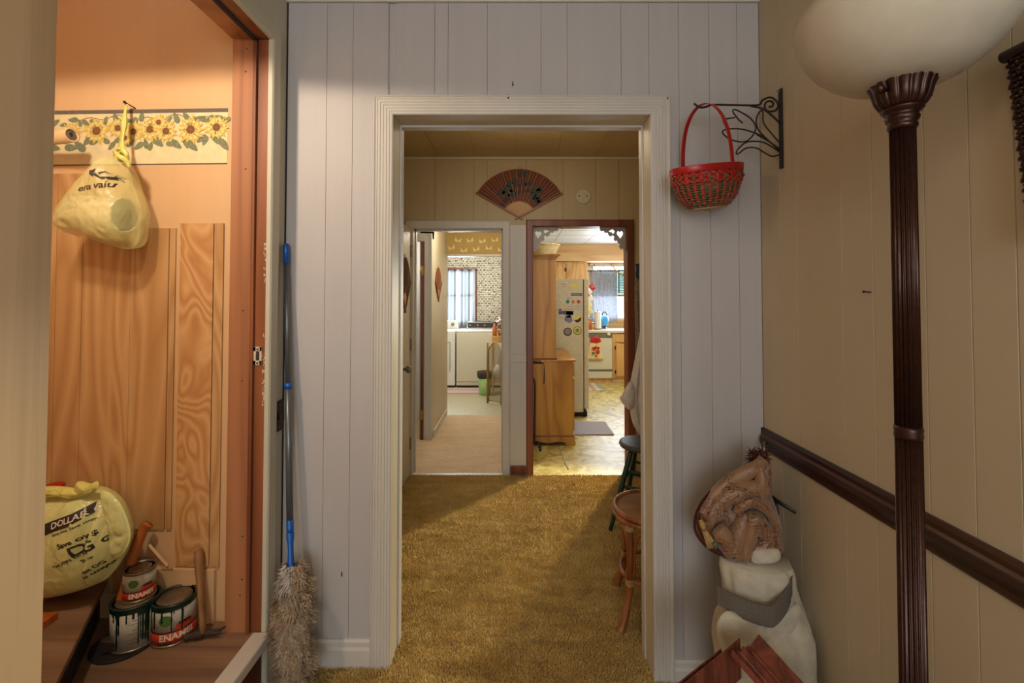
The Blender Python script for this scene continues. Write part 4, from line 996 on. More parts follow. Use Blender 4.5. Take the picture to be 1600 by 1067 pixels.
MB().tube([kp+kd*.038, kp+kd*.050, kp+kd*.054, kp+kd*.061, kp+kd*.065], [.004, .004, .008, .009, .005], 14).build('switch_knob', 'bronze', t)
zb = zB+.042
bp = [(.040, zb), (.062, zb+.004), (.090, zb+.014), (.114, zb+.030), (.134, zb+.050), (.150, zb+.074), (.160, zb+.100), (.166, zb+.125), (.168, zb+.145)]
bo = bp+[(.164, zb+.145), (.156, zb+.10), (.146, zb+.077), (.130, zb+.054), (.110, zb+.034), (.086, zb+.018), (.038, zb+.010)]
o = MB().lathe(bo, (LX, LY, 0), 96).build('bowl_shade', 'bowl', t)

# ------------------------------------------------------------------ wicker wall hanging at the right edge
X0 = XR-.03
a = WX(1574, 98, X0); b = WX(1601, 300, X0)
t = thing('wicker_rack', 'dark woven wicker wall rack at the right edge of the beige wall', 'wall rack', (X0, a.y-.1, (a.z+b.z)/2))
y0_, z0_, y1_, z1_ = a.y, a.z, b.y, b.z
MB().tube([(X0, y0_+.006, z0_+.012), (X0, y0_-.30, z0_+.012)], .011, 12).build('top_rod', 'bronze', t)
for row in range(34):
    q = row/34; zz = z0_-(z0_-z1_)*1.35*q; ye = y0_+(y1_-y0_)*1.35*q; pts = []
    for k in range(60): pts.append((X0+.004*sin(k*1.6+(row % 2)*pi), ye-(k/59)*(.27-.0*q), zz+.0015*sin(k*2.3+row)))
    MB().tube(pts, .0044, 6).build('weaver', 'bronze', t)
for k in range(12):
    yy0 = y0_-.006-k*.023; MB().tube([(X0, yy0, z0_), (X0, yy0+(y1_-y0_)*1.35, z0_-(z0_-z1_)*1.35)], .0035, 6).build('stake', 'iron', t)

# ------------------------------------------------------------------ corner: cream roll, damask bundle, rod, blinds
fz = floor_h(.8, 1.5)
cxr = W(1180, 870, 1.50); 
t = thing('cloth_roll', 'tall cream cloth bundle tied with a grey linen band in the right corner', 'cloth bundle', (.80, 1.5, fz))
rings = [  # px centre, py, half width px
 (1180, 872, 50), (1181, 885, 54), (1183, 905, 53), (1187, 930, 54), (1192, 945, 57), (1194, 958, 66), (1193, 975, 74), (1192, 1000, 76), (1196, 1030, 76), (1203, 1067, 80), (1208, 1110, 84)]
yr = 1.50; mb = MB(); vs = []; N = 72
prf = []
for i, (px, py, hw) in enumerate(rings):
    c = W(px, py, yr); prf.append((c.x, c.z, hw/FPX*yr))
prf.append((prf[-1][0]+.002, fz+.002, prf[-1][2]*1.03))
prof_s = smooth_pts([Vector(p) for p in prf], 5)
def rollr(a, z, i):
    return 1+.035*sin(a*3+z*9)+.03*noise.noise(Vector((cos(a)*1.6, sin(a)*1.6, z*7)))+.018*(1-abs(noise.noise(Vector((cos(a)*3, sin(a)*3, z*10-a))))*3)
for i, p in enumerate(prof_s):
    for k in range(N):
        a = 2*pi*k/N; r_ = p.z*rollr(a, p.y, i)*(1-.05*abs(sin(a*5+p.y*6))**6); vs.append((min(p.x+r_*cos(a), XR-.028), min(yr+r_*.85*sin(a), YF-.02), p.y))
L_ = len(prof_s); fs = [(i*N+k, i*N+(k+1) % N, (i+1)*N+(k+1) % N, (i+1)*N+k) for i in range(L_-1) for k in range(N)]
fs.append(tuple(range(N)))
mb.add(vs, fs, 0, True); mb.build('cloth_body', 'cream_cloth', t)
# grey band: flat linen strip bent at the front
mb = MB(); vs = []; N2 = 48; c_ = W(1193, 945, yr); rb = 62/FPX*yr
def lerp_(l, x):
    for (a, b), (c, d) in zip(l[:-1], l[1:]):
        if a <= x <= c: return b+(d-b)*(x-a)/(c-a)
    return l[-1][1]
for k in range(N2+1):
    px = 1134+(1252-1134)*k/N2; xx = (px-CX)/FPX*1.40
    for e in ([(1130, 933), (1197, 937), (1255, 904)], [(1130, 962), (1199, 970), (1255, 936)]):
        q = W(px, lerp_(e, px), 1.40); d_ = abs(px-1195)/62
        vs.append((q.x, 1.372+.085*min(1.2, d_)**2, q.z))
mb.add(vs, [(2*k, 2*k+1, 2*k+3, 2*k+2) for k in range(N2)], 0, False); mb.build('tie_band', 'grey_cloth', t, solid=.005)
# loose flaps
for l, d_, D_ in (([(1120, 978), (1135, 955), (1165, 962), (1205, 965), (1240, 945), (1252, 955), (1240, 985), (1205, 1010), (1170, 1000), (1150, 1020), (1130, 1010)], 1.41, .02),
                 ([(1232, 880), (1252, 940), (1278, 1000), (1296, 1067), (1300, 1110), (1260, 1110), (1262, 1040), (1245, 980), (1230, 930)], 1.50, .012),
                 ([(1174, 872), (1182, 858), (1215, 856), (1218, 872), (1200, 878), (1180, 880)], 1.45, .018)):
    mb = inflate(MB(), outline_px(l, d_), d_, D_, D_, crumple(.006, 22, 7), 10, 5); mb.build('loose_fold', 'cream_cloth', t)
# damask bundle
yd = 1.56
t = thing('damask_bundle', 'gold brown damask curtain bunched up with fringe and tassel in the right corner', 'curtain', W(1160, 872, yd))
ol = outline_px([(1192, 706), (1200, 722), (1199, 760), (1207, 785), (1217, 820), (1212, 835), (1219, 848), (1216, 856), (1190, 868), (1170, 876), (1150, 876), (1118, 862), (1096, 842), (1085, 822), (1090, 796), (1112, 766), (1142, 744), (1168, 724)], yd)
mb = inflate(MB(), ol, yd, .07, .07, crumple(.020, 6, 3, (1.6, 1.2)), 26, 7, p=2.6)
mb.build('bunched_cloth', 'damask', t)
folds = [([(1098, 806), (1118, 778), (1144, 752), (1182, 730), (1194, 716)], 11, 1.49), ([(1108, 812), (1130, 788), (1152, 768), (1180, 762), (1200, 764)], 10, 1.475),
         ([(1150, 802), (1158, 786), (1178, 782), (1200, 800), (1210, 826), (1204, 836)], 9, 1.465), ([(1120, 826), (1134, 846), (1146, 856), (1156, 830), (1168, 806)], 15, 1.475),
         ([(1158, 870), (1166, 840), (1176, 812), (1184, 822), (1212, 846)], 15, 1.47), ([(1176, 860), (1196, 852), (1214, 850)], 13, 1.47), ([(1186, 724), (1190, 744), (1188, 770), (1198, 790)], 9, 1.48)]
mb = MB()
for l, w2, d_ in folds:
    pts = smooth_pts([W(x, y, d_) for x, y in l], 8); n_ = len(pts)
    rs = [w2/FPX*d_*(.62+.38*sin(pi*(i+1)/(n_+1)))*1.15 for i in range(n_)]
    vs = []; K = 20
    mb.tube(pts, rs, K, flat=.8)
for i, p in enumerate(mb.v):
    q = Vector(p); mb.v[i] = tuple(q+Vector((noise.noise(q*14), noise.noise(q*14+Vector((9, 0, 0))), noise.noise(q*14+Vector((0, 9, 0)))))*.010+noise.noise_vector(q*45)*.0035)
mb.build('fold', 'damask', t)
mb = MB(); mb.tube(smooth_pts([W(x, y, 1.53) for x, y in [(1194, 716), (1170, 726), (1142, 744), (1112, 766), (1092, 792), (1085, 820), (1092, 840), (1112, 860), (1148, 877)]], 6), .0045, 8); mb.tube(smooth_pts([W(x, y, 1.50) for x, y in [(1092, 800), (1092, 822), (1104, 846), (1130, 866), (1152, 874)]], 6), .006, 8)
mb.build('cord_edge', 'cord_red', t)
mb = MB(); rnd = random.Random(4)
for k in range(260):
    b = W(rnd.uniform(1170, 1200), rnd.uniform(704, 724), 1.55+rnd.uniform(-.03, .03)); d_ = Vector((rnd.uniform(-.8, .4), rnd.uniform(-.6, .3), rnd.uniform(-.3, 1))).normalized()*rnd.uniform(.01, .026)
    mb.tube([b, b+d_*.5+Vector((.003, 0, 0)), b+d_], [.0014, .0012, .0005], 4, cap=False)
mb.build('fringe', ['cord_red'], t)['kind'] = 'stuff'
mb = MB()
for k in range(26):
    u = k/25; a = W(1096+6*u, 826, 1.475); b = W(1106+16*u, 858-4*u, 1.47); mb.tube([a, a.lerp(b, .5)+Vector((0, -.004, 0)), b], [.0012, .0016, .0016], 5)
mb.build('tassel', 'straw', t)
MB().tube([W(1094, 812, 1.475), W(1098, 820, 1.468), W(1100, 828, 1.472)], [.006, .010, .007], 10).build('tassel_head', 'straw', t)
MB().tube([W(1116, 846, 1.468), W(1119, 856, 1.466)], [.009, .008], 10).build('bead', 'green_wicker', t)
# rod sticking out
t = thing('curtain_rod', 'black metal rod poking out behind the damask bundle towards the beige wall', 'rod', W(1243, 801, 1.52))
MB().tube([W(1200, 772, 1.60), W(1216, 784, 1.57), W(1243, 801, 1.52)], [.007, .007, .0055], 10, flat=.6).build('rod_tip', 'black', t)
MB().tube([W(1210, 778, 1.59), W(1214, 800, 1.59), W(1208, 825, 1.59), W(1204, 1000, 1.62)], .010, 10, flat=.6).build('rod_shaft', 'black', t)
MB().tube([W(1193, 708, 1.66), W(1195, 690, 1.68)], .006, 8).build('ferrule', 'steel', t)
# folded woven blinds
def blind(label, boards):
    t = thing('folded_blind', label, 'blind', (W(boards[0][0][0], boards[0][0][1], 1.3).x, 1.3, fz))
    for (ax, ay), (bx, by), wpx, d0, th in boards:
        a = W(ax, ay, d0); b = W(bx, by, d0-.10); dv = (b-a); 
        dv2 = Vector((dv.x, 0, dv.z)).normalized(); sd = Vector((-dv2.z, 0, dv2.x)); hw = wpx/FPX*d0
        if sd.x < 0: sd = -sd
        L = (a.z-fz)/max(1e-3, -dv.z/dv.length) ; b = a+dv.normalized()*min(L*.98, .9)
        vs = [a, a+sd*hw, b+sd*hw, b]; vs = vs+[v+Vector((0, th, 0)) for v in vs]
        mb = MB(); mb.add(vs, [(0, 1, 2, 3), (4, 7, 6, 5), (0, 4, 5, 1), (1, 5, 6, 2), (2, 6, 7, 3), (3, 7, 4, 0)]); mb.build('slat_fold', 'blind', t, .002)
    return t
blind('red brown woven blind folded flat, right one leaning on the cream bundle', [((1172, 1013), (1232, 1082), 25, 1.27, .006), ((1166, 1017), (1226, 1086), 8, 1.264, .010), ((1158, 1020), (1218, 1089), 10, 1.260, .010), ((1150, 1026), (1210, 1095), 9, 1.256, .010), ((1143, 1026), (1203, 1095), 9, 1.250, .010)])
blind('red brown woven blind folded flat, left one under the other', [((1157, 998), (1100, 1045), 60, 1.300, .006), ((1150, 1005), (1093, 1052), 7, 1.293, .008), ((1141, 1013), (1084, 1060), 8, 1.290, .008), ((1128, 1026), (1071, 1073), 10, 1.287, .008)])

# ------------------------------------------------------------------ ceilings over front room and hall, closing walls
struct(box('ceiling', 'hall_ceiling', -1.0, 1.1, -2.6, YB, ZC, ZC+.05))
wb = sroot('wall_back'); mb = MB(); mb.box(-1, -.8, -2.65, -2.55, -.1, 2.6); mb.box(.8, 1.1, -2.65, -2.55, -.1, 2.6); mb.box(-.8, .8, -2.65, -2.55, -.1, .75); mb.box(-.8, .8, -2.65, -2.55, 2.4, 2.6); mb.build('wall_core', 'white_wall', wb)

# ------------------------------------------------------------------ hall
ZH = 2.455
ch = sroot('ceiling_hall'); box('ceiling_core', 'hall_ceiling', HL-.1, HR+.1, YB, YH2, ZH+.004, ZH+.06, ch)
cg = [HL]+[W(p, 236, YH).x for p in (685, 744, 805, 868, 929)]+[HR]
for a, b in zip(cg[:-1], cg[1:]): box('panel', 'hall_ceiling', a+.0015, b-.0015, YB, YH, ZH, ZH+.005, ch, .001)
mb = MB(); mb.box(HL, HR, YH-.018, YH, ZH-.022, ZH); mb.box(HL, HL+.018, YB, YH, ZH-.022, ZH); mb.box(HR-.018, HR, YB, YH, ZH-.022, ZH); struct(mb.build('trim_9', 'jamb_paint', None, .005))
struct(box('wall_hall_left', 'hall_wall', HL-.1, HL, YB, YH2, -.05, ZH+.02)); struct(box('wall_hall_right', 'hall_wall', HR, HR+.1, YB, YH2, -.08, ZH+.02))
LD0 = W(645, 600, YH).x; LD1 = W(785, 600, YH).x; LDT = W(715, 357, YH).z
KD0 = W(833, 600, YH).x; KD1 = W(981, 600, YH).x; KDT = W(900, 354, YH).z
wh = sroot('wall_hall_end'); mb = MB()
mb.box(HL, LD0-.01, YH+.006, YH2, -.02, ZH+.02); mb.box(LD1+.01, KD0-.01, YH+.006, YH2, -.02, ZH+.02); mb.box(KD1+.01, HR+.05, YH+.006, YH2, -.02, ZH+.02)
mb.box(LD0-.01, LD1+.01, YH+.006, YH2, LDT+.01, ZH+.02); mb.box(KD0-.01, KD1+.01, YH+.006, YH2, KDT+.01, ZH+.02); mb.build('wall_core', 'hall_wall', wh)
hg = [HL]+[W(p, 300, YH).x for p in (680, 740, 761, 822, 880, 931, 967)]+[HR]
ztop = max(LDT, KDT)
for a, b in zip(hg[:-1], hg[1:]): box('plank', 'hall_wall', a+.0015, b-.0015, YH, YH+.007, ztop+.012, ZH, wh, .0012)
box('plank', 'trim', LD1+.012, KD0-.012, YH, YH+.007, 0, ztop+.012, wh, .001)
zz = W(810, 566, YH).z; mb = MB(); mb.box(LD1+.055, KD0-.05, YH-.010, YH, zz, zz+.06); struct(mb.build('trim_10', 'trim', None, .004))
hp = [(0, -.002), (0, .010), (.004, .014), (.045, .014), (.056, .018), (.06, -.002)]
frame_profile('trim_11', LD0, LD1, LDT, 0, 0, hp, mp_front(YH), 'trim')
kp_ = [(0, -.002), (0, .014), (.005, .018), (.045, .018), (.052, .012), (.054, -.002)]
frame_profile('trim_12', KD0, KD1, KDT, 0, 0, kp_, mp_front(YH), 'brown_casing')
mb = MB(); mb.box(LD0-.012, LD0, YH-.002, YH2+.002, 0, LDT); mb.box(LD1, LD1+.012, YH-.002, YH2+.002, 0, LDT); mb.box(LD0-.012, LD1+.012, YH-.002, YH2+.002, LDT, LDT+.012); mb.box(LD0, LD0+.010, YH+.05, YH+.085, 0, LDT); mb.box(LD1-.010, LD1, YH+.05, YH+.085, 0, LDT); mb.box(LD0, LD1, YH+.05, YH+.085, LDT-.012, LDT)
struct(mb.build('trim_13', 'trim'))
mb = MB(); mb.box(KD0-.012, KD0, YH-.002, YH2+.002, 0, KDT); mb.box(KD1, KD1+.012, YH-.002, YH2+.002, 0, KDT); mb.box(KD0-.012, KD1+.012, YH-.002, YH2+.002, KDT, KDT+.012)
struct(mb.build('trim_14', 'brown_casing'))
struct(box('baseboard_hall', 'brown_casing', LD1+.062, KD0-.056, YH-.014, YH, 0, W(812, 727, YH).z, None, .003))
# open hall door with knob
dx = LD0-.035
d2 = sroot('door_2', (dx, YH-.02, 0)); LW = .70
MB().box(dx-.018, dx+.018, YH-.022-LW, YH-.022, .012, LDT-.005).build('door_leaf', 'jamb_paint', d2, .002)
p = WX(629, 577, dx+.018); 
MB().tube([(dx+.018, p.y, p.z), (dx+.022, p.y, p.z), (dx+.022, p.y, p.z), (dx+.045, p.y, p.z)], [.028, .028, .010, .010], 20).build('knob_rose', 'steel', d2)
MB().tube([(dx+.040, p.y, p.z), (dx+.048, p.y, p.z), (dx+.070, p.y, p.z), (dx+.078, p.y, p.z)], [.012, .024, .027, .020], 20).build('door_knob', 'steel', d2)
for z in (.25, 1.0, 1.72): MB().cyl((LD0-.012, YH-.022, z-.045), (LD0-.012, YH-.022, z+.045), .006, n=10).build('hinge', 'steel', d2)

# fans
def make_fan(label, Rr, mp, a0, a1, tree, parts_col, loc, nb=14, ri=.33):
    t = thing('wall_fan', label, 'fan', loc, group='folding fans hung on the walls')
    mb = MB(); N = nb*4; vs = []
    for k in range(N+1):
        a = a0+(a1-a0)*k/N; h = .004+.005*(k % 4 in (1, 2))
        for q in range(7): r_ = Rr*(ri+(1-ri)*q/6); vs.append(mp(r_*cos(a), r_*sin(a), h))
    mb.add(vs, [(7*k+q, 7*k+q+1, 7*(k+1)+q+1, 7*(k+1)+q) for k in range(N) for q in range(6)]); mb.build('leaf', parts_col[0], t, solid=.001)
    for k in range(nb):
        a = a0+(a1-a0)*(k+.5)/nb; b = (a1-a0)/nb*.34
        mb = MB(); mb.prism([(.0, -.004*0+.0), (Rr*ri*1.05*cos(a-b), Rr*ri*1.05*sin(a-b)), (Rr*ri*1.05*cos(a+b), Rr*ri*1.05*sin(a+b))], mp, .004+.0006*(k % 2), .008+.0006*(k % 2)); mb.build('rib', parts_col[1], t)
        mb = MB(); u = (-sin(a)*.0013, cos(a)*.0013); c1 = (Rr*ri*cos(a), Rr*ri*sin(a)); c2 = (Rr*.985*cos(a), Rr*.985*sin(a))
        mb.prism([(c1[0]-u[0], c1[1]-u[1]), (c2[0]-u[0], c2[1]-u[1]), (c2[0]+u[0], c2[1]+u[1]), (c1[0]+u[0], c1[1]+u[1])], mp, .009, .0105); (mb.build('stick', parts_col[3], t) if nb//2-3 <= k <= nb//2+2 or k % 3 == 0 else None)
    for a, s_ in ((a0, -1), (a1, 1)):
        u = (-sin(a)*.008, cos(a)*.008); e0_ = (-.035*cos(a), -.035*sin(a)); e1_ = (Rr*1.03*cos(a), Rr*1.03*sin(a))
        mb = MB(); mb.prism([(e0_[0]-u[0]*.6, e0_[1]-u[1]*.6), (e1_[0]-u[0], e1_[1]-u[1]), (e1_[0]+u[0], e1_[1]+u[1]), (e0_[0]+u[0]*.6, e0_[1]+u[1]*.6)], mp, .006, .016); mb.build('guard', parts_col[2], t, .001)
    mb = MB(); mb.tube([mp(Rr*cos(a0+(a1-a0)*k/30), Rr*sin(a0+(a1-a0)*k/30), .007) for k in range(31)], .004, 6); mb.build('edge_trim', parts_col[2], t)
    mb = MB(); mb.tube([mp(.014*cos(q*pi/6), Rr+.006+.014*sin(q*pi/6), .005) for q in range(7)], .002, 6); mb.build('hanging_loop', 'straw', t)
    if tree:
        rnd = random.Random(2)
        for (u, v, r_) in tree[0]:
            r_ *= 1.3; mb = MB(); pl = [(u+r_*(1+.25*sin(q*2.1))*cos(2*pi*q/12), v+r_*(.8+.2*cos(q*1.7))*sin(2*pi*q/12)) for q in range(12)]; mb.prism(pl, mp, .009, .0100); mb.build('painted_pine', 'fan_green', t)
        mb = MB()
        for pl in tree[1]: mb.prism(pl, mp, .0085, .0098)
        mb.build('painted_trunk', 'fan_trunk', t)
    return t
M['fan_brown'] = plain('fan reddish brown', '#713616', .5, var=.15, scale=25); M['fan_rib'] = plain('fan bamboo', '#cf9440', .4, var=.15, scale=40); M['fan_guard'] = plain('fan guard wood', '#8b4a1e', .4, var=.1)
M['fan_green'] = plain('fan painted green', '#1f3b36', .6, var=.3, scale=60); M['fan_trunk'] = plain('fan painted trunk', '#3c0f0c', .6); M['fan_line'] = plain('fan pale stick', '#a5683a', .5)
M['fan_dark'] = plain('dark fan leaf', '#4a2415', .5, var=.2, scale=30)
pv = W(811, 340, YH)
def tz(x, y): q = W(720+x*.1406, 250+y*.1406, YH); return (q.x-pv.x, q.z-pv.z)
gr = [tz(*q)+(r_/1.0,) for *q, r_ in [(690, 160, .024), (600, 240, .022), (540, 270, .020), (515, 310, .022), (450, 365, .022), (490, 360, .016), (560, 370, .026), (545, 410, .018), (575, 340, .016), (705, 270, .018), (755, 265, .020), (800, 350, .020), (860, 320, .022), (870, 350, .020), (810, 390, .018), (840, 420, .018), (860, 450, .020), (870, 475, .018), (800, 430, .014), (620, 280, .014)]]
tr = [[tz(*q) for q in l] for l in ([(430, 510), (465, 450), (500, 420), (530, 425), (510, 470), (480, 535)], [(590, 370), (640, 345), (700, 340), (760, 325), (780, 340), (720, 360), (640, 380), (590, 395)], [(640, 300), (655, 270), (665, 280), (650, 340), (635, 340)])]
make_fan('large red brown folding fan painted with a green pine tree above the two doorways', .375, lambda u, v, h: (pv.x+u, YH-h, pv.z+v), R(29), R(150), (gr, tr), ['fan_brown', 'fan_rib', 'fan_guard', 'fan_line'], pv)
p = WX(631, 484, dx+.018); 
make_fan('dark brown folding fan hung on the open cream hall door', .385, lambda u, v, h: (dx+.018+h, p.y+u*.52, p.z+v), R(32), R(148), None, ['fan_dark', 'fan_rib', 'fan_guard', 'fan_line'], p)

# smoke detector base
p = W(911, 307, YH); t = thing('detector_base', 'round cream detector mounting ring right of the large fan', 'mounting ring', p)
T = Matrix.Translation(Vector((p.x, YH, p.z))) @ Matrix.Rotation(R(90), 4, 'X')
MB().lathe([(.060, 0), (.060, .006), (.055, .012), (.048, .012), (.045, .005)], n=40, T=T).build('ring', 'jamb_paint', t)
MB().cyl((p.x, YH, p.z), (p.x, YH-.006, p.z), .046, n=40, smooth=False).build('plate', 'jamb_paint', t)
for s_ in (-1, 1): MB().cyl((p.x+s_*.030, YH-.009, p.z+.004), (p.x+s_*.030, YH, p.z+.004), .005, n=10).build('screw', 'rust', t)

# fretwork brackets in the kitchen doorway
def bracket(xc, sgn, label):
    t = thing('corner_bracket', label, 'bracket', (xc, YH+.05, KDT))
    s = .20
    out = [(0, 0), (1.0, 0), (1.0, -.10), (.93, -.16), (.86, -.12), (.80, -.22), (.70, -.20), (.66, -.30), (.58, -.36), (.50, -.30), (.44, -.36), (.46, -.46), (.40, -.54), (.34, -.50), (.30, -.60), (.22, -.66), (.25, -.76), (.18, -.86), (.10, -.82), (.08, -.92), (0, -.95)]
    heart = [(.18+.0, -.40), (.10, -.28), (.10, -.18), (.17, -.14), (.22, -.19), (.27, -.14), (.34, -.18), (.34, -.28), (.26, -.36), (.22, -.44)]
    h2 = [(.46, -.22), (.42, -.14), (.50, -.07), (.60, -.10), (.66, -.16), (.56, -.18), (.50, -.24)]
    cu = bpy.data.curves.new('bracket', 'CURVE'); cu.dimensions = '2D'; cu.fill_mode = 'BOTH'; cu.extrude = .008
    for l in (out, heart, h2):
        sp = cu.splines.new('POLY'); sp.points.add(len(l)-1); sp.use_cyclic_u = True
        for i, (a, b) in enumerate(l): sp.points[i].co = (a*s*sgn, b*s*1.0, 0, 1)
    co = bpy.data.objects.new('tmp', cu); COL.objects.link(co); dg = bpy.context.evaluated_depsgraph_get()
    me = bpy.data.meshes.new_from_object(co.evaluated_get(dg)); bpy.data.objects.remove(co)
    me.transform(Matrix.Rotation(R(90), 4, 'X')); me.materials.clear(); me.materials.append(M['white_wall'])
    o = bpy.data.objects.new('fretwork', me); COL.objects.link(o); o.parent = t
    return t
bracket(KD0, 1, 'grey white fretwork bracket with a heart in the left corner of the brown doorway')
bracket(KD1, -1, 'grey white fretwork bracket with a heart in the right corner of the brown doorway')

# hook rack, hanging cloths
t = thing('wall_hook', 'blue steel coat hook at the end of the hall right wall', 'hook', (HR, 3.30, W(1000, 415, 3.30).z))
q = W(1002, 415, 3.30); MB().box(HR-.006, HR, 3.27, 3.33, q.z-.05, q.z+.02).build('plate', 'steel', t, .002)
MB().tube([(HR, 3.30, q.z), (HR-.07, 3.30, q.z), (HR-.085, 3.30, q.z+.015)], .005, 8).build('peg', 'steel', t); MB().tube([(HR, 3.30, q.z-.03), (HR-.03, 3.30, q.z-.045), (HR-.05, 3.30, q.z-.03)], .005, 8).build('lower_peg', 'steel', t)
def drape(name, label, cat, mat, prof, y, th, seed, part, nf=5):
    t = thing(name, label, cat, W(prof[0][0], prof[0][1], y))
    mb = MB(); vs = []; N = 40; P = smooth_pts([Vector((W(a, b, y).x, W(a, b, y).z, W(c, b, y).x)) for a, b, c in prof], 5)
    for i, p in enumerate(P):
        for side in (0, 1):
            for k in range(N):
                u = k/(N-1) if side == 0 else 1-k/(N-1); x = p.x+(min(p.z, HR-.012)-p.x)*u
                f = .35+.65*i/len(P)
                yy = y+(-1 if side == 0 else 1)*th*f*sqrt(max(0, 1-(2*u-1)**2))*(1+(.35*sin(u*nf*2*pi+seed+i*.03)+.3*noise.noise(Vector((u*4, i*.12, seed)))))
                vs.append((x, yy, p.y))
    n2 = 2*N; fs = [(i*n2+k, i*n2+(k+1) % n2, (i+1)*n2+(k+1) % n2, (i+1)*n2+k) for i in range(len(P)-1) for k in range(n2)]
    fs += [tuple(range(n2)), tuple((len(P)-1)*n2+k for k in range(n2))]
    mb.add(vs, fs, 0, True); mb.build(part, mat, t); return t
drape('hanging_curtain', 'brown leaf print cloth hanging from the coat hook at the hall end', 'curtain', 'patterned', [(993, 436, 1008), (991, 445, 1008), (992, 460, 1010), (991, 480, 1012), (993, 520, 1012), (992, 570, 1014), (991, 600, 1014)], 3.27, .025, 1, 'cloth_panel')
drape('dotted_cloth', 'navy dotted strip of cloth over the coat hook', 'cloth', 'blue_dots', [(993, 412, 1001), (994, 420, 1001), (993, 430, 1001), (995, 436, 1002)], 3.26, .012, 2, 'cloth_strip', 2)
t = drape('hanging_apron', 'white cotton garment hanging low on the right hall wall above the green stool', 'garment', 'white_cloth', [(1003, 500, 1012), (1001, 510, 1018), (996, 540, 1030), (988, 580, 1040), (983, 610, 1046), (984, 640, 1046), (990, 665, 1044), (1001, 680, 1040)], 2.92, .05, 3, 'garment_body')
mb = inflate(MB(), outline_px([(984, 596), (972, 616), (968, 622), (974, 632), (984, 640), (992, 630), (992, 606)], 2.90), 2.90, .03, .03, crumple(.008, 25, 8), 10, 5); mb.build('sleeve', 'white_cloth', t)

# stools
def stool_green():
    c = Vector((.785, 2.82, 0)); zs = .485; fzz = floor_h(.75, 2.8)+.004
    t = thing('wooden_stool', 'dark green wooden stool with round seat by the hall right wall', 'stool', (c.x, c.y, fzz))
    MB().lathe([(.13, zs-.03), (.146, zs-.026), (.152, zs-.014), (.148, zs-.003), (.13, zs), (.0001, zs-.004)], (c.x, c.y, 0), 48).build('seat', 'stool_seat', t)
    feet = []
    for k, an in enumerate((197, 287, 17, 107)):
        a = R(an); rf_ = .235 if an in (197, 107) else .17
        f = Vector((c.x+rf_*cos(a), c.y+rf_*sin(a), fzz)); tp = Vector((c.x+.085*cos(a), c.y+.085*sin(a), zs-.02)); feet.append((f, tp))
        pts = [f.lerp(tp, q/10) for q in range(11)]; MB().tube(pts, [.011, .012, .014, .0155, .0165, .0165, .016, .0155, .015, .014, .013], 12).build('leg', 'green_paint', t)
    for k in range(4):
        for q in ((.52, .70) if k % 2 == 0 else (.60,)):
            MB().cyl(feet[k][0].lerp(feet[k][1], q), feet[(k+1) % 4][0].lerp(feet[(k+1) % 4][1], q), .009, n=10).build('rung', 'green_paint', t)
stool_green()
def stool_rattan():
    c = Vector((.615, 2.085, 0)); zs = .425; fzz = floor_h(.6, 2.08)+.004
    t = thing('rattan_stool', 'brown rattan stool with curved legs nearest the right side of the white doorway', 'stool', (c.x, c.y, fzz)); r = .175
    MB().lathe([(r-.018, zs-.012), (r-.018, zs-.001), (r-.03, zs+.003), (.0001, zs+.004)], (c.x, c.y, 0), 48).build('seat', 'rattan_seat', t)
    MB().tube([(c.x+(r-.008)*cos(2*pi*k/48), c.y+(r-.008)*sin(2*pi*k/48), zs-.002) for k in range(48)], .011, 10, closed=True).build('seat_hoop', 'rattan', t)
    MB().tube([(c.x+(r-.006)*cos(2*pi*k/48), c.y+(r-.006)*sin(2*pi*k/48), zs-.024) for k in range(48)], .011, 10, closed=True).build('seat_hoop', 'rattan', t)
    zr = fzz+.19; rr = .142
    MB().tube([(c.x+rr*cos(2*pi*k/48), c.y+rr*sin(2*pi*k/48), zr) for k in range(48)], .011, 10, closed=True).build('foot_ring', 'rattan', t)
    for an in (217, 307, 37, 127):
        a = R(an); d_ = Vector((cos(a), sin(a), 0))
        P = [c+d_*.160+Vector((0, 0, zs-.02)), c+d_*.158+Vector((0, 0, zs-.12)), c+d_*.160+Vector((0, 0, zr)), c+d_*.178+Vector((0, 0, fzz+.10)), c+d_*.205+Vector((0, 0, fzz+.03)), c+d_*.225+Vector((0, 0, fzz+.006))]
        for q in P: q.y = max(q.y, YB+.02)
        MB().tube(smooth_pts(P, 5), .0155, 12).build('leg', 'rattan', t)
        for s_ in (-1, 1):
            b = a+s_*.62; P = [c+Vector((cos(a+s_*.1)*.150, sin(a+s_*.1)*.150, zr+.02)), c+Vector((cos(a+s_*.12)*.150, sin(a+s_*.12)*.150, zs-.13)), c+Vector((cos(a+s_*.3)*.150, sin(a+s_*.3)*.150, zs-.06)), c+Vector((cos(b)*.150, sin(b)*.150, zs-.035))]
            MB().tube(smooth_pts(P, 5), .008, 8).build('arched_brace', 'rattan', t)
        for zz in (zs-.045, zr):
            q = c+d_*(.158)+Vector((0, 0, zz)); mb = MB(); pts = [(q.x+.0185*cos(k*.7), q.y+.0185*sin(k*.7), q.z-.014+.028*k/45) for k in range(46)]; mb.tube(pts, .0022, 5); mb.build('cane_binding', 'straw', t)
stool_rattan()

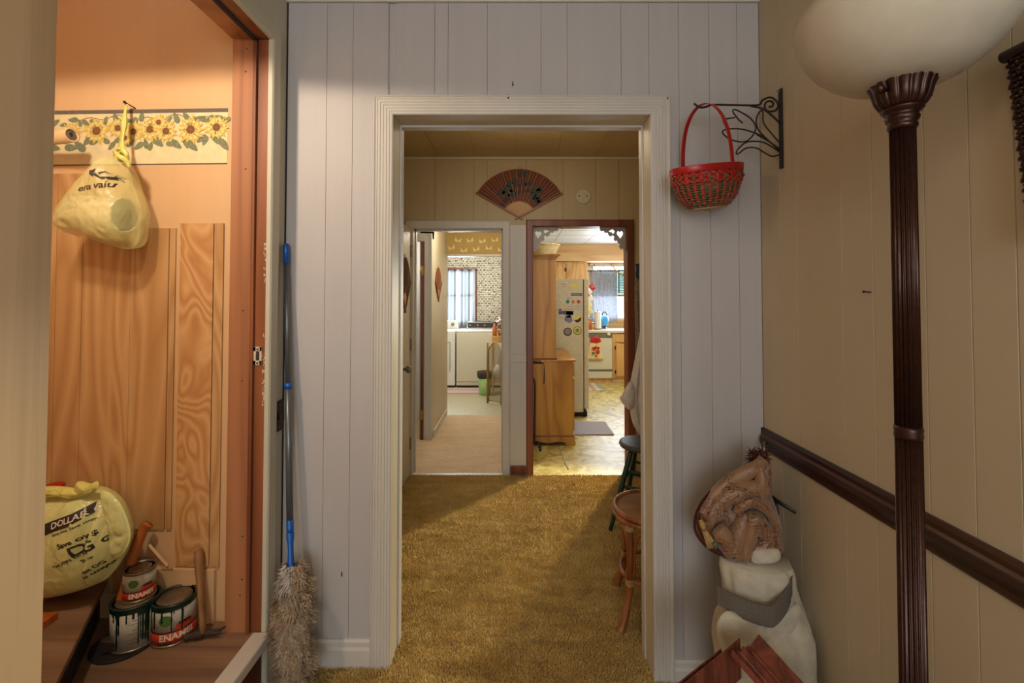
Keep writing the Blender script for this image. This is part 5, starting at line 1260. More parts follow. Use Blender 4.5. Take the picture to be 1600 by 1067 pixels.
# ------------------------------------------------------------------ corridor and laundry (left doorway)
XC = W(697, 620, 5.36).x   # left wall of the corridor
c1 = sroot('wall_corridor_left'); YD = 4.43; XD = XC-.022; ya = YD+.09
mb = MB(); mb.box(XC-.12, XC, YD+.012, 5.36, 0, 2.2); mb.box(-2.2, XC, YD+.012, YD+.10, 1.93, 2.2); mb.build('wall_core', 'jamb_paint', c1)
frame_profile('trim_15', XC-.80, XC-.078, 1.90, 0, 0, [(0, -.002), (0, .010), (.010, .016), (.060, .016), (.070, .020), (.078, .018), (.078, -.002)], mp_front(YD+.012), 'trim')
box('hinge_jamb', 'brown_casing', XC-.108, XC-.078, YD-.004, YD+.09, 0, 1.9, c1, .001)
for z in (.24, 1.62):
    mb = MB(); mb.box(XC-.106, XC-.080, YD-.008, YD-.004, z-.045, z+.045); mb.build('hinge_leaf', 'brass', c1)
    mb = MB(); mb.cyl((XC-.108, YD-.010, z-.045), (XC-.108, YD-.010, z+.045), .006, n=10); mb.build('hinge_pin', 'brass', c1)
struct(box('wall_side_room', 'white_ceiling', -2.25, -2.15, YH, 5.3, 0, 2.3)); struct(box('wall_side_room_far', 'white_ceiling', -2.2, XC-.1, 5.2, 5.3, 0, 2.3)); struct(box('wall_side_room_near', 'white_ceiling', -2.2, HL-.1, YH, YH+.1, 0, 2.3))
struct(box('ceiling_side_room', 'white_ceiling', -2.2, XC-.1, YH, 5.3, 2.2, 2.25))
bulb('side_room_lamp', (-1.5, 4.9, 1.8), 12, (1, .97, .92), .1)
struct(box('baseboard_corridor', 'trim', XC, XC+.012, ya, 5.36, 0, .07, None, .003))
p = WX(684, 468, XC)
make_fan('small brown folding fan on the corridor wall beyond the open door', .33, lambda u, v, h: (XC+h, p.y+u*.62, p.z+v), R(32), R(148), None, ['fan_guard', 'fan_rib', 'fan_guard', 'fan_line'], p)
# header with butterfly paper
zh0 = W(740, 399, 5.36).z; zh1 = W(740, 363, 5.36).z
hd = sroot('wall_header'); box('wall_core', 'gold_paper', XC, 0, 5.36, 5.46, zh0+.01, zh1, hd); box('bottom_strip', 'trim', XC, 0, 5.345, 5.47, zh0-.012, zh0+.012, hd, .002); box('top_strip', 'brown_casing', XC, 0, 5.33, 5.36, zh1, zh1+.05, hd, .002)
mb = MB(); rnd = random.Random(6)
for i in range(12):
    x = XC+.06+i*.072; z = zh0+.07+(.10 if i % 2 else 0)+rnd.uniform(-.02, .02); s_ = .045; a = rnd.uniform(-.4, .4)
    for sg in (-1, 1):
        pl = [(0, 0), (.9*sg, .9), (.75*sg, .2), (.95*sg, -.0), (.3*sg, -.35)]
        q = [(x+s_*(u*cos(a)-v*sin(a)), 5.358, z+s_*(u*sin(a)+v*cos(a))) for u, v in pl]; mb.add(q, [tuple(range(5))])
mb.build('printed_butterfly', 'gold_print', hd)
struct(box('ceiling_corridor', 'jamb_paint', XC-.1, 0, YH2, 5.46, 2.2, 2.25)); struct(box('ceiling_laundry', 'white_ceiling', -2.6, 0, 5.46, 7.9, 2.25, 2.3))
struct(box('wall_partition', 'jamb_paint', .0, .10, YH2, 8.1, 0, 2.35))
struct(box('wall_laundry_left', 'brickpaper', -2.65, -2.55, 5.36, 7.9, 0, 2.3)); struct(box('wall_laundry_near', 'jamb_paint', -2.6, XC, 5.36, 5.46, 0, 2.3))
YL = 7.75
wx0, wx1 = -1.75, W(742, 450, YL).x; wz1 = W(720, 421, YL).z; wz0 = .92
lw = sroot('wall_laundry'); mb = MB(); mb.box(-2.6, wx0, YL, YL+.1, 0, 2.3); mb.box(wx1, 0, YL, YL+.1, 0, 2.3); mb.box(wx0, wx1, YL, YL+.1, 0, wz0); mb.box(wx0, wx1, YL, YL+.1, wz1, 2.3); mb.build('wall_core', 'brickpaper', lw)
wn = sroot('window_1', ((wx0+wx1)/2, YL+.05, wz0)); mb = MB()
for a in ((wx0, wx0+.05), (wx1-.04, wx1), ((wx0+wx1)/2-.02, (wx0+wx1)/2+.02)): mb.box(a[0], a[1], YL+.03, YL+.07, wz0, wz1)
for a in (wz0, wz1-.04, (wz0+wz1)/2): mb.box(wx0, wx1, YL+.03, YL+.07, a, a+.04)
mb.build('sash', 'cab', wn)
MB().box(wx0, wx1, YL+.048, YL+.052, wz0, wz1).build('pane', 'sky_glass', wn)
frame_profile('trim_16', wx0, wx1, wz1, wz0, wz0, [(0, 0), (0, .015), (.035, .015), (.035, 0)], mp_front(YL), 'brown_casing')
def curtain(name, label, mat, x0, x1, z0, z1, y, amp, nf, part='cloth_panel', header=True):
    t = thing(name, label, 'curtain', ((x0+x1)/2, y, z1))
    mb = MB(); mb.grid(lambda u, v: (x0+(x1-x0)*u+.01*sin(v*3+u*9), y+amp*sin(u*nf*2*pi+.8*sin(v*2))*(1-.3*v)+amp*.4*sin(u*nf*4.7), z0+(z1-z0)*v), 120, 12); mb.build(part, mat, t, solid=.001)
    MB().tube([(x0-.04, y, z1-.012), (x1+.04, y, z1-.012)], .007, 8).build('rod', 'bronze', t)
    return t
curtain('window_curtain', 'striped sheer curtain over the laundry window', 'laundry_curtain', wx0, wx1+.02, wz0-.04, wz1+.0, YL-.05, .018, 9)
# washer and dryer
yw = 7.0; z1_ = W(740, 517, yw).z; xa = W(713, 560, yw).x
t = thing('washing_machine', 'almond top loading washing machine with grey console', 'washer', (xa+.345, yw+.3, 0))
MB().box(xa, xa+.69, yw, yw+.62, .03, z1_-.015).build('cabinet', 'almond', t, .01)
MB().box(xa-.002, xa+.692, yw-.004, yw+.62, z1_-.015, z1_).build('top_panel', 'white', t, .005)
MB().box(xa+.01, xa+.68, yw+.02, yw+.08, .0, .03).build('toe_kick', 'black', t)
MB().box(xa+.0, xa+.69, yw-.002, yw+.02, .085, .092).build('trim_line', 'steel', t)
zc_ = W(740, 503, yw+.42).z
mb = MB(); mb.add([(xa+.10, yw+.42, z1_), (xa+.68, yw+.42, z1_), (xa+.68, yw+.60, z1_), (xa+.10, yw+.60, z1_), (xa+.12, yw+.48, zc_+.0), (xa+.67, yw+.48, zc_), (xa+.67, yw+.60, zc_), (xa+.12, yw+.60, zc_)], [(0, 3, 2, 1), (4, 5, 6, 7), (0, 1, 5, 4), (1, 2, 6, 5), (2, 3, 7, 6), (3, 0, 4, 7)]); mb.build('console', 'grey_pole', t, .008)
MB().box(xa+.13, xa+.66, yw+.43, yw+.445, z1_+.02, z1_+.10).build('control_strip', 'rust', t)
for q in (.17, .29, .40, .56): MB().cyl((xa+.0+q, yw+.41, z1_+.06), (xa+q, yw+.45, z1_+.06), .024 if q > .5 else .016, n=18).build('dial', 'steel', t)
t = thing('clothes_dryer', 'white clothes dryer left of the washing machine', 'dryer', (xa-.36, yw+.3, 0))
MB().box(xa-.70, xa-.02, yw+.0, yw+.62, .03, z1_).build('cabinet', 'white', t, .01)
MB().box(xa-.69, xa-.03, yw+.03, yw+.08, 0, .03).build('toe_kick', 'black', t)
frame_profile('door_seam', xa-.55, xa-.10, .68, .25, .25, [(0, 0), (0, .004), (.008, .004), (.008, 0)], mp_front(yw), 'grey_pole', False, t)
MB().box(xa-.54, xa-.11, yw-.012, yw, .25, .67).build('dryer_door', 'white', t, .006)
mb = MB(); mb.prism([(xa-.69, z1_), (xa-.03, z1_), (xa-.05, zc_-.01), (xa-.09, zc_+.02), (xa-.63, zc_+.02), (xa-.67, zc_-.01)], lambda u, v, h: (u, yw+.45+h, v), 0, .12); mb.build('console', 'white', t, .006)
MB().cyl((xa-.115, yw+.43, z1_+.075), (xa-.115, yw+.46, z1_+.075), .026, n=18).build('dial', 'steel', t)
# striped rug, bin
a = WZ(690, 614, .0); tag(MB().box(-1.5, -.32, 6.55, 6.92, 0, .012).build('rag_rug', 'rug_stripe', None, .004), 'pink striped rag rug in front of the washing machine', 'rug')
p = WZ(757, 618, 0); t = thing('waste_bin', 'pale green waste bin with dark lid beside the brass fire screen', 'bin', (p.x, p.y+.07, 0)); M['bin_green'] = plain('pale green plastic', '#9dc37a', .4)
MB().lathe([(.075, 0), (.078, .004), (.098, .25), (.09, .25), (.07, .01), (.0001, .01)], (p.x, p.y+.07, 0), 32).build('bucket', 'bin_green', t)
MB().lathe([(.099, .235), (.106, .245), (.112, .32), (.104, .325), (.09, .25)], (p.x, p.y+.07, 0), 32, rf=lambda a, j, z: 1+.03*sin(a*5)).build('liner', 'rust', t)
# folding fire screen
ysr = 5.98; t = thing('fire_screen', 'folding brass fire screen with arched mesh panels', 'fire screen', (W(775, 620, ysr).x, ysr, 0))
M['mesh'] = plain('fire screen mesh', '#7d7262', .6, .5, alpha=.45)
xs_ = [W(763, 600, ysr).x, W(783, 600, ysr-.12).x, W(800, 600, ysr+.1).x, W(822, 600, ysr-.02).x]; yy_ = [ysr+.0, ysr-.15, ysr+.1, ysr-.05]; hz = W(763, 540, ysr).z
for i in range(3):
    a = Vector((xs_[i], yy_[i], .01)); b = Vector((xs_[i+1], yy_[i+1], .01)); arch = []
    for k in range(13):
        u = k/12; q = a.lerp(b, u); arch.append(Vector((q.x, q.y, hz-.06+.11*sin(pi*u))))
    if i > 2: break
    MB().tube([a]+arch+[b], .008, 8).build('frame', 'brass', t); MB().cyl(a+Vector((0, 0, .03)), b+Vector((0, 0, .03)), .006, n=8).build('bottom_rail', 'brass', t)
    vs = [a+Vector((0, 0, .03))]+arch+[b+Vector((0, 0, .03))]; mb = MB(); mb.add(vs, [tuple(range(len(vs)))]); mb.build('mesh_panel', 'mesh', t)
MB().tube([(xs_[0]-.010, yy_[0], 0), (xs_[0]-.010, yy_[0], hz), (xs_[0]-.010, yy_[0], hz+.012), (xs_[0]-.010, yy_[0], hz+.03), (xs_[0]-.010, yy_[0], hz+.045)], [.012, .012, .006, .014, .004], 12).build('corner_post', 'brass', t)
# small shelf stand with knick knacks
yk2 = 6.55; xs0 = W(769, 500, yk2).x; xs1 = -.03; zt1 = W(777, 524, yk2).z
t = thing('plant_stand', 'small light wood stand behind the brass fire screen', 'stand', ((xs0+xs1)/2, yk2, 0))
MB().box(xs0, xs1, yk2-.12, yk2+.12, zt1-.09, zt1).build('drawer_box', 'cab', t, .004)
MB().box(xs0+.02, xs1-.02, yk2-.10, yk2+.10, .20, .22).build('lower_shelf', 'cab', t, .003)
for sx_ in (xs0+.015, xs1-.015):
    for sy_ in (-.1, .1): MB().box(sx_-.012, sx_+.012, yk2+sy_-.012, yk2+sy_+.012, 0, zt1-.09).build('leg', 'cab', t, .002)
M['pinkf'] = plain('dusty pink petals', '#b98f8a', .8, var=.2, scale=40)
p = Vector((xs0+.040, yk2-.08, zt1)); t = thing('amber_bottle', 'dark amber glass bottle on the light wood stand', 'bottle', p)
MB().lathe([(.032, 0), (.034, .01), (.034, .10), (.014, .14), (.012, .18)], tuple(p), 20).build('bottle_body', 'axe_wood', t); MB().lathe([(.015, .18), (.015, .20)], tuple(p), 16).build('stopper', 'black', t)
p = Vector((xs0+.135, yk2, zt1)); t = thing('flower_basket', 'straw basket of dusty pink and red dried flowers on the light wood stand', 'flower basket', p)
MB().lathe([(.05, 0), (.07, .08), (.062, .08), (.045, .01), (.0001, .01)], tuple(p), 24, rf=lambda a, j, z: 1+.03*sin(a*14)).build('basket_bowl', 'straw', t)
mb = MB(); rnd = random.Random(9)
for k in range(46):
    a = rnd.uniform(0, 2*pi); r_ = rnd.uniform(0, .11); h_ = rnd.uniform(.10, .34); c = p+Vector((r_*cos(a), r_*sin(a)*.8, h_))
    c.x = min(c.x, -.03)
    MB  # stem + bloom
    mb.tube([p+Vector((0, 0, .05)), c], .0015, 4, mi=0, cap=False)
    rr = rnd.uniform(.014, .026); mb.lathe([(.0001, -rr), (rr*.8, -rr*.5), (rr, 0), (rr*.8, rr*.5), (.0001, rr*.9)], tuple(c), 8, mi=1+(k % 5 == 0)+(k % 7 == 0)*1, rf=lambda a, j, z: 1+.25*sin(a*4))
mb.build('dried_flower', ['straw', 'pinkf', 'white', 'red'], t)['kind'] = 'stuff'
p = Vector((xs0+.08, yk2-.01, .22)); t = thing('white_jug', 'white swan necked watering jug on the lower shelf of the stand', 'jug', p)
MB().lathe([(.05, 0), (.06, .03), (.06, .12), (.035, .17), (.02, .19)], tuple(p), 24).build('jug_body', 'white', t); MB().tube(smooth_pts([p+Vector((.01, 0, .18)), p+Vector((.0, 0, .26)), p+Vector((.045, 0, .32)), p+Vector((.03, 0, .36))], 5), .012, 10).build('spout', 'white', t)

# ------------------------------------------------------------------ kitchen
YK = 8.0; ZK = W(900, 382, 7.5).z
struct(box('ceiling_kitchen', 'white_ceiling', .0, 2.9, YH2, YK+.1, ZK, ZK+.05))
mb = MB()
for k in range(1, 10): mb.box(.1, 2.8, YH2+k*.45, YH2+k*.45+.006, ZK-.003, ZK)
for k in range(1, 6): mb.box(.1+k*.5, .106+k*.5, YH2, YK, ZK-.003, ZK)
struct(mb.build('trim_17', 'white_wall'))
struct(box('wall_kitchen_right', 'hall_wall', 2.8, 2.9, YH2, YK+.1, 0, 2.4)); struct(box('wall_kitchen_near', 'hall_wall', HR+.05, 2.85, YH+.01, YH2, 0, 2.4))
zs0 = W(900, 408, 7.5).z; sf = struct(box('wall_soffit', 'cab_x', .1, 2.8, 7.5, YK, zs0, ZK))
kx0 = W(924, 450, YK).x; kx1 = 2.25; kz1 = W(950, 413, YK).z; kz0 = W(950, 500, YK).z
kw = sroot('wall_kitchen_back'); mb = MB(); mb.box(0, kx0, YK, YK+.1, 0, 2.4); mb.box(kx1, 2.9, YK, YK+.1, 0, 2.4); mb.box(kx0, kx1, YK, YK+.1, 0, kz0); mb.box(kx0, kx1, YK, YK+.1, kz1, 2.4); mb.build('wall_core', 'almond', kw)
wn = sroot('window_2', ((kx0+kx1)/2, YK+.05, kz0)); mb = MB(); zm = W(950, 461, YK).z
for a in ((kx0, kx0+.04), (kx1-.04, kx1)): mb.box(a[0], a[1], YK+.02, YK+.06, kz0, kz1)
for a in (kz0, kz1-.03, zm): mb.box(kx0, kx1, YK+.02, YK+.06, a, a+.035)
mb.build('sash', 'white', wn); MB().box(kx0, kx1, YK+.038, YK+.042, kz0, kz1).build('pane', 'sky_glass', wn)
MB().box(kx0-.03, kx1+.03, YK-.03, YK+.02, kz0-.045, kz0).build('window_sill', 'cab', wn, .004)
# teal louvred shutters of the window
for i in range(2):
    x0 = 1.30+i*.50; za = W(950, 463, YK+.12).z; zb2 = W(950, 422, YK+.12).z
    mb = MB(); mb.box(x0, x0+.03, YK+.07, YK+.10, za, zb2); mb.box(x0+.46, x0+.49, YK+.07, YK+.10, za, zb2); mb.box(x0, x0+.49, YK+.07, YK+.10, za, za+.03); mb.box(x0, x0+.49, YK+.07, YK+.10, zb2-.03, zb2); fr_ = mb.build('shutter_frame', 'teal', wn)
    for k in range(14):
        z = za+.035+k*(zb2-za-.07)/14; MB().box(x0+.03, x0+.46, YK+.075, YK+.095, z, z+(zb2-za-.07)/14*.86).build('shutter_slat', 'teal', fr_)
curtain('window_curtain', 'sheer grey blue cafe curtain over the kitchen window', 'kitchen_curtain', W(922, 450, 7.93).x, W(965, 450, 7.93).x, W(940, 502, 7.93).z, W(940, 422, 7.93).z, 7.93, .012, 8)
t = curtain('curtain_valance', 'scalloped white valance above the kitchen window', 'white_cloth', W(922, 410, 7.9).x, 2.2, W(940, 415, 7.9).z, W(940, 407, 7.9).z, 7.9, .008, 10)
t = thing('light_cord', 'yellow cord strung across the top of the kitchen window', 'cord', W(955, 415, 7.88)); MB().tube(smooth_pts([W(x, y, 7.88) for x, y in [(955, 412), (962, 422), (970, 428), (985, 437), (1000, 440)]], 5), .011, 8).build('cord', 'brass', t)
MB().tube(smooth_pts([W(x, y, 7.88) for x, y in [(928, 412), (933, 421), (938, 422), (943, 415)]], 5), .005, 8).build('cord_loop', 'iron', t)
# counters
zt2 = W(930, 516, 7.36).z; ycf = 7.37
ct = thing('kitchen_worktop', 'pale laminate worktop below the kitchen window', 'worktop', (1.6, 7.6, zt2))
MB().box(.6, 2.8, ycf-.02, YK-.005, zt2-.04, zt2).build('top_slab', 'almond', ct, .004); MB().box(.6, 2.8, YK-.025, YK-.004, zt2, kz0-.05).build('backsplash', 'cab_x', ct, .002)
xd0, xd1 = .96, W(957, 550, ycf).x
t = thing('dishwasher', 'cream dishwasher with steel control panel under the worktop', 'dishwasher', ((xd0+xd1)/2, ycf+.3, 0)); zd = lambda py: W(935, py, ycf).z
MB().box(xd0, xd1-.004, ycf+.03, YK-.04, .10, zt2-.045).build('tub', 'almond', t)
MB().box(xd0, xd1-.004, ycf, ycf+.03, zd(577), zd(528)).build('door', 'almond', t, .004); MB().box(xd0, xd1-.004, ycf-.006, ycf+.03, zd(528)+.002, zt2-.045).build('control_panel', 'steel', t, .003)
MB().box(xd0, xd1-.004, ycf-.004, ycf+.02, zd(580), zd(577)).build('chrome_strip', 'steel', t); MB().box(xd0, xd1-.004, ycf, ycf+.03, zd(591), zd(580)-.002).build('lower_panel', 'almond', t, .003)
MB().box(xd0, xd1-.004, ycf+.03, ycf+.05, 0, .10).build('toe_kick', 'cab', t); q = W(951, 522, ycf); MB().cyl((q.x, ycf-.025, q.z), (q.x, ycf, q.z), .025, n=18).build('dial', 'white', t)
t = thing('base_cabinet', 'oak base cabinet right of the dishwasher', 'cabinet', (1.9, ycf+.3, 0))
MB().box(xd1+.002, 2.79, ycf+.012, YK-.03, .08, zt2-.042).build('carcass', 'cab', t); MB().box(xd1+.002, 2.79, ycf+.03, ycf+.05, 0, .08).build('toe_kick', 'cab_x', t)
for k in range(2):
    xx = xd1+.055+k*.50; MB().box(xx, xx+.46, ycf-.008, ycf+.012, .11, zt2-.22).build('door', 'cab', t, .004); MB().box(xx, xx+.46, ycf-.008, ycf+.012, zt2-.19, zt2-.065).build('drawer', 'cab', t, .004)
    for z in (.18, zt2-.28): MB().box(xx-.015, xx+.002, ycf-.010, ycf+.013, z-.025, z+.025).build('hinge', 'iron', t, .001)
# towel on dishwasher
M['towelp'] = plain('cream print towel', '#ddc58a', .9, var=.1, scale=30)
def dpx(l, d): return [(W(a, b, d).x, W(a, b, d).z) for a, b in l]
t = thing('hanging_towel', 'cream kitchen towel with red crocheted top hanging on the dishwasher', 'towel', W(931, 526, ycf-.03))
mb = inflate(MB(), dpx([(922, 534), (924, 527), (930, 525), (936, 527), (939, 534), (931, 536)], ycf-.03), ycf-.03, .012, .008, None, 6, 4); mb.build('crochet_top', 'red', t)
mb = MB(); mb.grid(lambda u, v: tuple(W(922+u*16+(u-.5)*8*v, 534+v*29, ycf-.022))[:1]+(ycf-.022+.006*sin(u*14),)+tuple(W(922+u*16+(u-.5)*8*v, 534+v*29, ycf-.022))[2:], 24, 6); mb.build('towel_cloth', 'towelp', t, solid=.003)
M['towel_red'] = plain('red print', '#b5302a', .9); M['towel_dark'] = plain('olive print', '#6e6a2c', .9)
for cx_, cy_, r_, mt in ((928, 545, 3.2, 'towel_red'), (934, 550, 3.4, 'towel_red'), (931, 543, 2.4, 'brass'), (927, 552, 2.6, 'towel_dark'), (935, 544, 2.2, 'towel_red'), (931, 556, 2.2, 'brass')):
    c = W(cx_, cy_, ycf-.031); mb = MB(); mb.prism([(c.x+r_*.0102*cos(k*pi/6), c.z+r_*.0102*sin(k*pi/6)) for k in range(12)], lambda u, v, h: (u, ycf-.030-h, v), 0, .002); mb.build('printed_fruit', mt, t)
# counter items
q = W(934, 518, 7.6); t = thing('paper_towel', 'white roll of paper towels standing on the worktop', 'paper towel', (q.x, 7.6, zt2))
MB().lathe([(.06, 0), (.062, .006), (.02, .012)], (q.x, 7.6, zt2), 28).build('base', 'red', t); MB().lathe([(.054, .012), (.056, .02), (.056, .285), (.053, .29), (.018, .29)], (q.x, 7.6, zt2), 32).build('roll', 'white', t); MB().lathe([(.008, .285), (.008, .31), (.013, .318), (.0001, .33)], (q.x, 7.6, zt2), 14).build('finial', 'red', t)
q = W(944, 505, 7.7); t = thing('blue_watering_can', 'bright blue plastic pitcher on the worktop beside the paper towels', 'pitcher', (q.x, 7.7, zt2)); M['sky_blue'] = plain('sky blue plastic', '#3d97d6', .35)
MB().lathe([(.055, .05), (.07, .07), (.072, .17), (.06, .20), (.045, .22)], (q.x, 7.7, zt2), 28).build('pitcher_body', 'sky_blue', t); MB().lathe([(.06, 0), (.06, .006), (.045, .01), (.04, .05)], (q.x, 7.7, zt2), 20).build('foot', 'steel', t); MB().tube(smooth_pts([(q.x-.03, 7.7, zt2+.21), (q.x-.02, 7.7, zt2+.27), (q.x+.03, 7.7, zt2+.27), (q.x+.05, 7.7, zt2+.2)], 4), .008, 8).build('handle', 'iron', t)
for k, (px, top, mt, lb) in enumerate(((920, 498, 'axe_wood', 'tall amber jar on the worktop next to the fridge'), (925, 504, 'cab', 'short tan canister on the worktop left of the paper towels'))):
    q = W(px, 510, 7.55+.1*k); r_ = .055; zz = W(px, top, 7.55+.1*k).z; t = thing('kitchen_canister', lb, 'canister', (q.x, 7.55+.1*k, zt2))
    MB().lathe([(r_*.9, 0), (r_, .01), (r_, zz-zt2-.03), (r_*.8, zz-zt2-.02)], (q.x, 7.55+.1*k, zt2), 24).build('jar_body', mt, t); MB().lathe([(r_*.85, zz-zt2-.022), (r_*.85, zz-zt2)], (q.x, 7.55+.1*k, zt2), 24).build('lid', 'tin', t)
# hanging red and white cluster left of the window
q = W(920, 440, 7.7); t = thing('hanging_cloths', 'red and white potholders hanging on the cabinet end by the kitchen window', 'potholder', q)
for k, (px, py, r_, mt) in enumerate(((925, 449, 5, 'red'), (919, 455, 6, 'white'), (921, 466, 6, 'white'), (919, 476, 6, 'paper'), (921, 486, 5, 'sun2'), (918, 461, 3, 'red'), (917, 493, 4, 'white'))):
    c = W(px, py, 7.66); mb = inflate(MB(), [(c.x+r_*.0106*cos(j*pi/4+.4)*(1.1 if j % 2 else .9), c.z+r_*.0106*sin(j*pi/4+.4)) for j in range(8)], 7.66-.004*k, .012, .012, None, 5, 3); mb.build('cloth_square', mt, t)
# wall cabinet
xc1 = W(917, 420, 7.62).x; t = thing('wall_cabinet', 'oak wall cabinet with two doors above the fridge', 'wall cabinet', (.8, 7.8, 1.3))
MB().box(.3, xc1, 7.64, YK-.01, 1.2, zs0-.003).build('carcass', 'cab', t)
for a, b in ((.35, W(883, 420, 7.62).x-.01), (W(885, 420, 7.62).x, W(911, 420, 7.62).x)):
    MB().box(a, b, 7.622, 7.64, 1.23, zs0-.03).build('door', 'cab', t, .004); MB().box(a+.05, b-.05, 7.617, 7.623, 1.28, zs0-.08).build('raised_panel', 'cab', t, .003)
for k in range(1): MB().box(W(883, 420, 7.62).x-.006, W(885, 420, 7.62).x+.002, 7.612, 7.63, zs0-.16, zs0-.10).build('hinge', 'iron', t)
# fridge
yf = 5.29; fx1 = W(911.5, 550, yf).x; fzt = W(890, 435.5, yf).z
t = thing('refrigerator', 'beige refrigerator seen from its side, covered with magnets and papers', 'fridge', (.45, yf+.35, 0))
MB().box(.13, fx1, yf, yf+.72, .05, fzt).build('cabinet', 'fridge_side', t, .012)
MB().box(fx1+.008, fx1+.062, yf+.004, yf+.716, .09, fzt+.0).build('door', 'fridge_side', t, .012); MB().box(fx1-.001, fx1+.009, yf+.02, yf+.70, .1, fzt-.01).build('door_gasket', 'rust', t)
MB().box(.16, fx1+.045, yf+.02, yf+.70, .0, .06).build('base_grille', 'riser', t, .003)
M['lilac'] = plain('lilac magnet', '#8077a5', .6); M['pos_green'] = plain('green print', '#2f8066', .6); M['pos_orange'] = plain('orange print', '#c8803c', .6); M['note_yellow'] = plain('yellow note', '#d9cf6a', .7); M['navy'] = plain('navy print', '#45598a', .6); M['pap'] = plain('white paper sheet', '#c9c6b8', .8)
def fr(x, y): return (865+x*.1031, 425+y*.1031)
def mag(name, lb, cat, poly, mt, off=.002, parent=None):
    P = dpx([fr(*q) for q in poly], yf); mb = MB(); mb.prism(P, lambda u, v, h: (u, yf-h, v), .0003 if parent is None else off-.001, off); o = mb.build(name, mt, parent)
    if parent is None: tag(o, lb, cat)
    return o
def circ(x, y, r, n=16, w_=0): return [(x+r*(1+w_*(k % 2))*cos(2*pi*k/n), y+r*(1+w_*(k % 2))*sin(2*pi*k/n)) for k in range(n)]
def note(name, lb, cat, subs):
    c = W(*fr(*subs[0][1][0]), yf); t = thing(name, lb, cat, (c.x, yf, c.z))
    for i, (pn, poly, mt) in enumerate(subs):
        P = dpx([fr(*q) for q in poly], yf); mb = MB(); mb.prism(P, lambda u, v, h: (u, yf-h, v), .0004+.0012*i, .0016+.0012*i); mb.build(pn, mt, t)
def rc(x0, y0, x1, y1): return [(x0, y0), (x1, y0), (x1, y1), (x0, y1)]
note('printed_sheet', 'white sheet with green, orange and red dots on the fridge side', 'paper', [('sheet', rc(170, 385, 445, 650), 'pap'), ('dot', circ(213, 450, 28), 'pos_green'), ('dot', circ(295, 452, 26), 'pos_orange'), ('dot', circ(377, 450, 26), 'red'), ('print_line', rc(205, 396, 260, 402), 'navy'), ('print_line', rc(200, 520, 420, 524), 'tin'), ('print_line', rc(200, 560, 420, 564), 'tin')])
note('wall_calendar', 'small calendar with dark heading on the fridge side', 'calendar', [('sheet', rc(72, 555, 180, 750), 'pap'), ('picture', rc(76, 590, 172, 640), 'navy'), ('heading', rc(78, 560, 120, 582), 'rust'), ('grid_line', rc(74, 690, 178, 694), 'tin')])
note('round_sticker', 'round pale sticker near the top of the fridge side', 'sticker', [('disc', circ(158, 210, 54, 24), 'pap'), ('print_line', rc(110, 180, 190, 188), 'tin'), ('print_line', rc(120, 214, 196, 220), 'tin')])
note('sticky_note', 'yellow note near the top of the fridge side', 'note', [('slip', rc(255, 178, 365, 250), 'note_yellow'), ('print_line', rc(270, 245, 345, 262), 'pap')])
note('bumper_magnet', 'narrow blue strip magnet on the fridge side', 'magnet', [('strip', rc(265, 322, 432, 358), 'navy'), ('print_line', rc(280, 338, 400, 344), 'pap')])
note('folded_note', 'yellow folded note with dark clip on the fridge side', 'note', [('slip', [(300, 692), (455, 650), (400, 700), (340, 740)], 'note_yellow'), ('clip', [(310, 730), (360, 720), (415, 680), (415, 735), (370, 765), (340, 760)], 'rust')])
note('paper_square', 'white square paper under the lilac magnet', 'paper', [('slip', rc(185, 590, 298, 690), 'pap')])
note('lilac_magnet', 'lilac square magnet tilted on the fridge side', 'magnet', [('tile', [(180, 670), (250, 645), (290, 735), (245, 778), (165, 735)], 'lilac')])
note('jar_magnet', 'dark scalloped round magnet low on the fridge side', 'magnet', [('rim', circ(213, 905, 62, 20, .08), 'rust'), ('face', circ(213, 902, 48, 20), 'tin'), ('motif', circ(205, 905, 22, 10, .3), 'lilac')])
note('lemon_magnet', 'yellow green round magnet beside the dark scalloped magnet', 'magnet', [('rim', circ(360, 888, 64, 24), 'green_wicker'), ('face', circ(360, 885, 52, 24), 'note_yellow'), ('motif', circ(360, 885, 28, 12, .3), 'leafp')])
# hutch
yh = 4.26; hx1 = W(897.5, 620, yh).x; zl = W(860, 562, yh).z; ux = W(869, 480, yh).x; zu = W(855, 397, yh).z; zbs = W(860, 687, yh).z
t = thing('china_hutch', 'honey brown wooden hutch standing just inside the kitchen doorway', 'hutch', (.3, yh+.45, 0))
MB().box(.105, hx1-.012, yh, yh+.95, .09, zl-.018).build('lower_case', 'oak', t, .003)
MB().box(.102, hx1+.012, yh-.012, yh+.96, zl-.018, zl).build('top_board', 'oak', t, .004)
MB().box(.105, ux, yh+.008, yh+.94, zl, zu-.04).build('upper_case', 'oak', t, .003)
MB().box(.103, ux+.010, yh, yh+.95, zl, zl+.016).build('upper_plinth', 'brown_casing', t, .003)
mb = MB(); 
for k, (e, z) in enumerate(((.0, -.045), (.012, -.032), (.020, -.018), (.034, -.010), (.038, 0))):
    if k: mb.box(.103, ux+e, yh+.008-e, yh+.94+e, zu+[(-.045), (-.032), (-.018), (-.010), 0][k-1], zu+z)
mb.build('cornice', 'oak', t, .002)
MB().box(hx1-.012, hx1+.006, yh+.03, yh+.92, zl-.16, zl-.035).build('drawer', 'oak', t, .004); MB().box(hx1-.012, hx1+.004, yh+.03, yh+.46, .13, zl-.18).build('door', 'oak', t, .004); MB().box(hx1-.012, hx1+.004, yh+.48, yh+.92, .13, zl-.18).build('door', 'oak', t, .004)
MB().box(.103, hx1, yh-.008, yh+.0, .085, .097).build('base_moulding', 'brown_casing', t, .002)
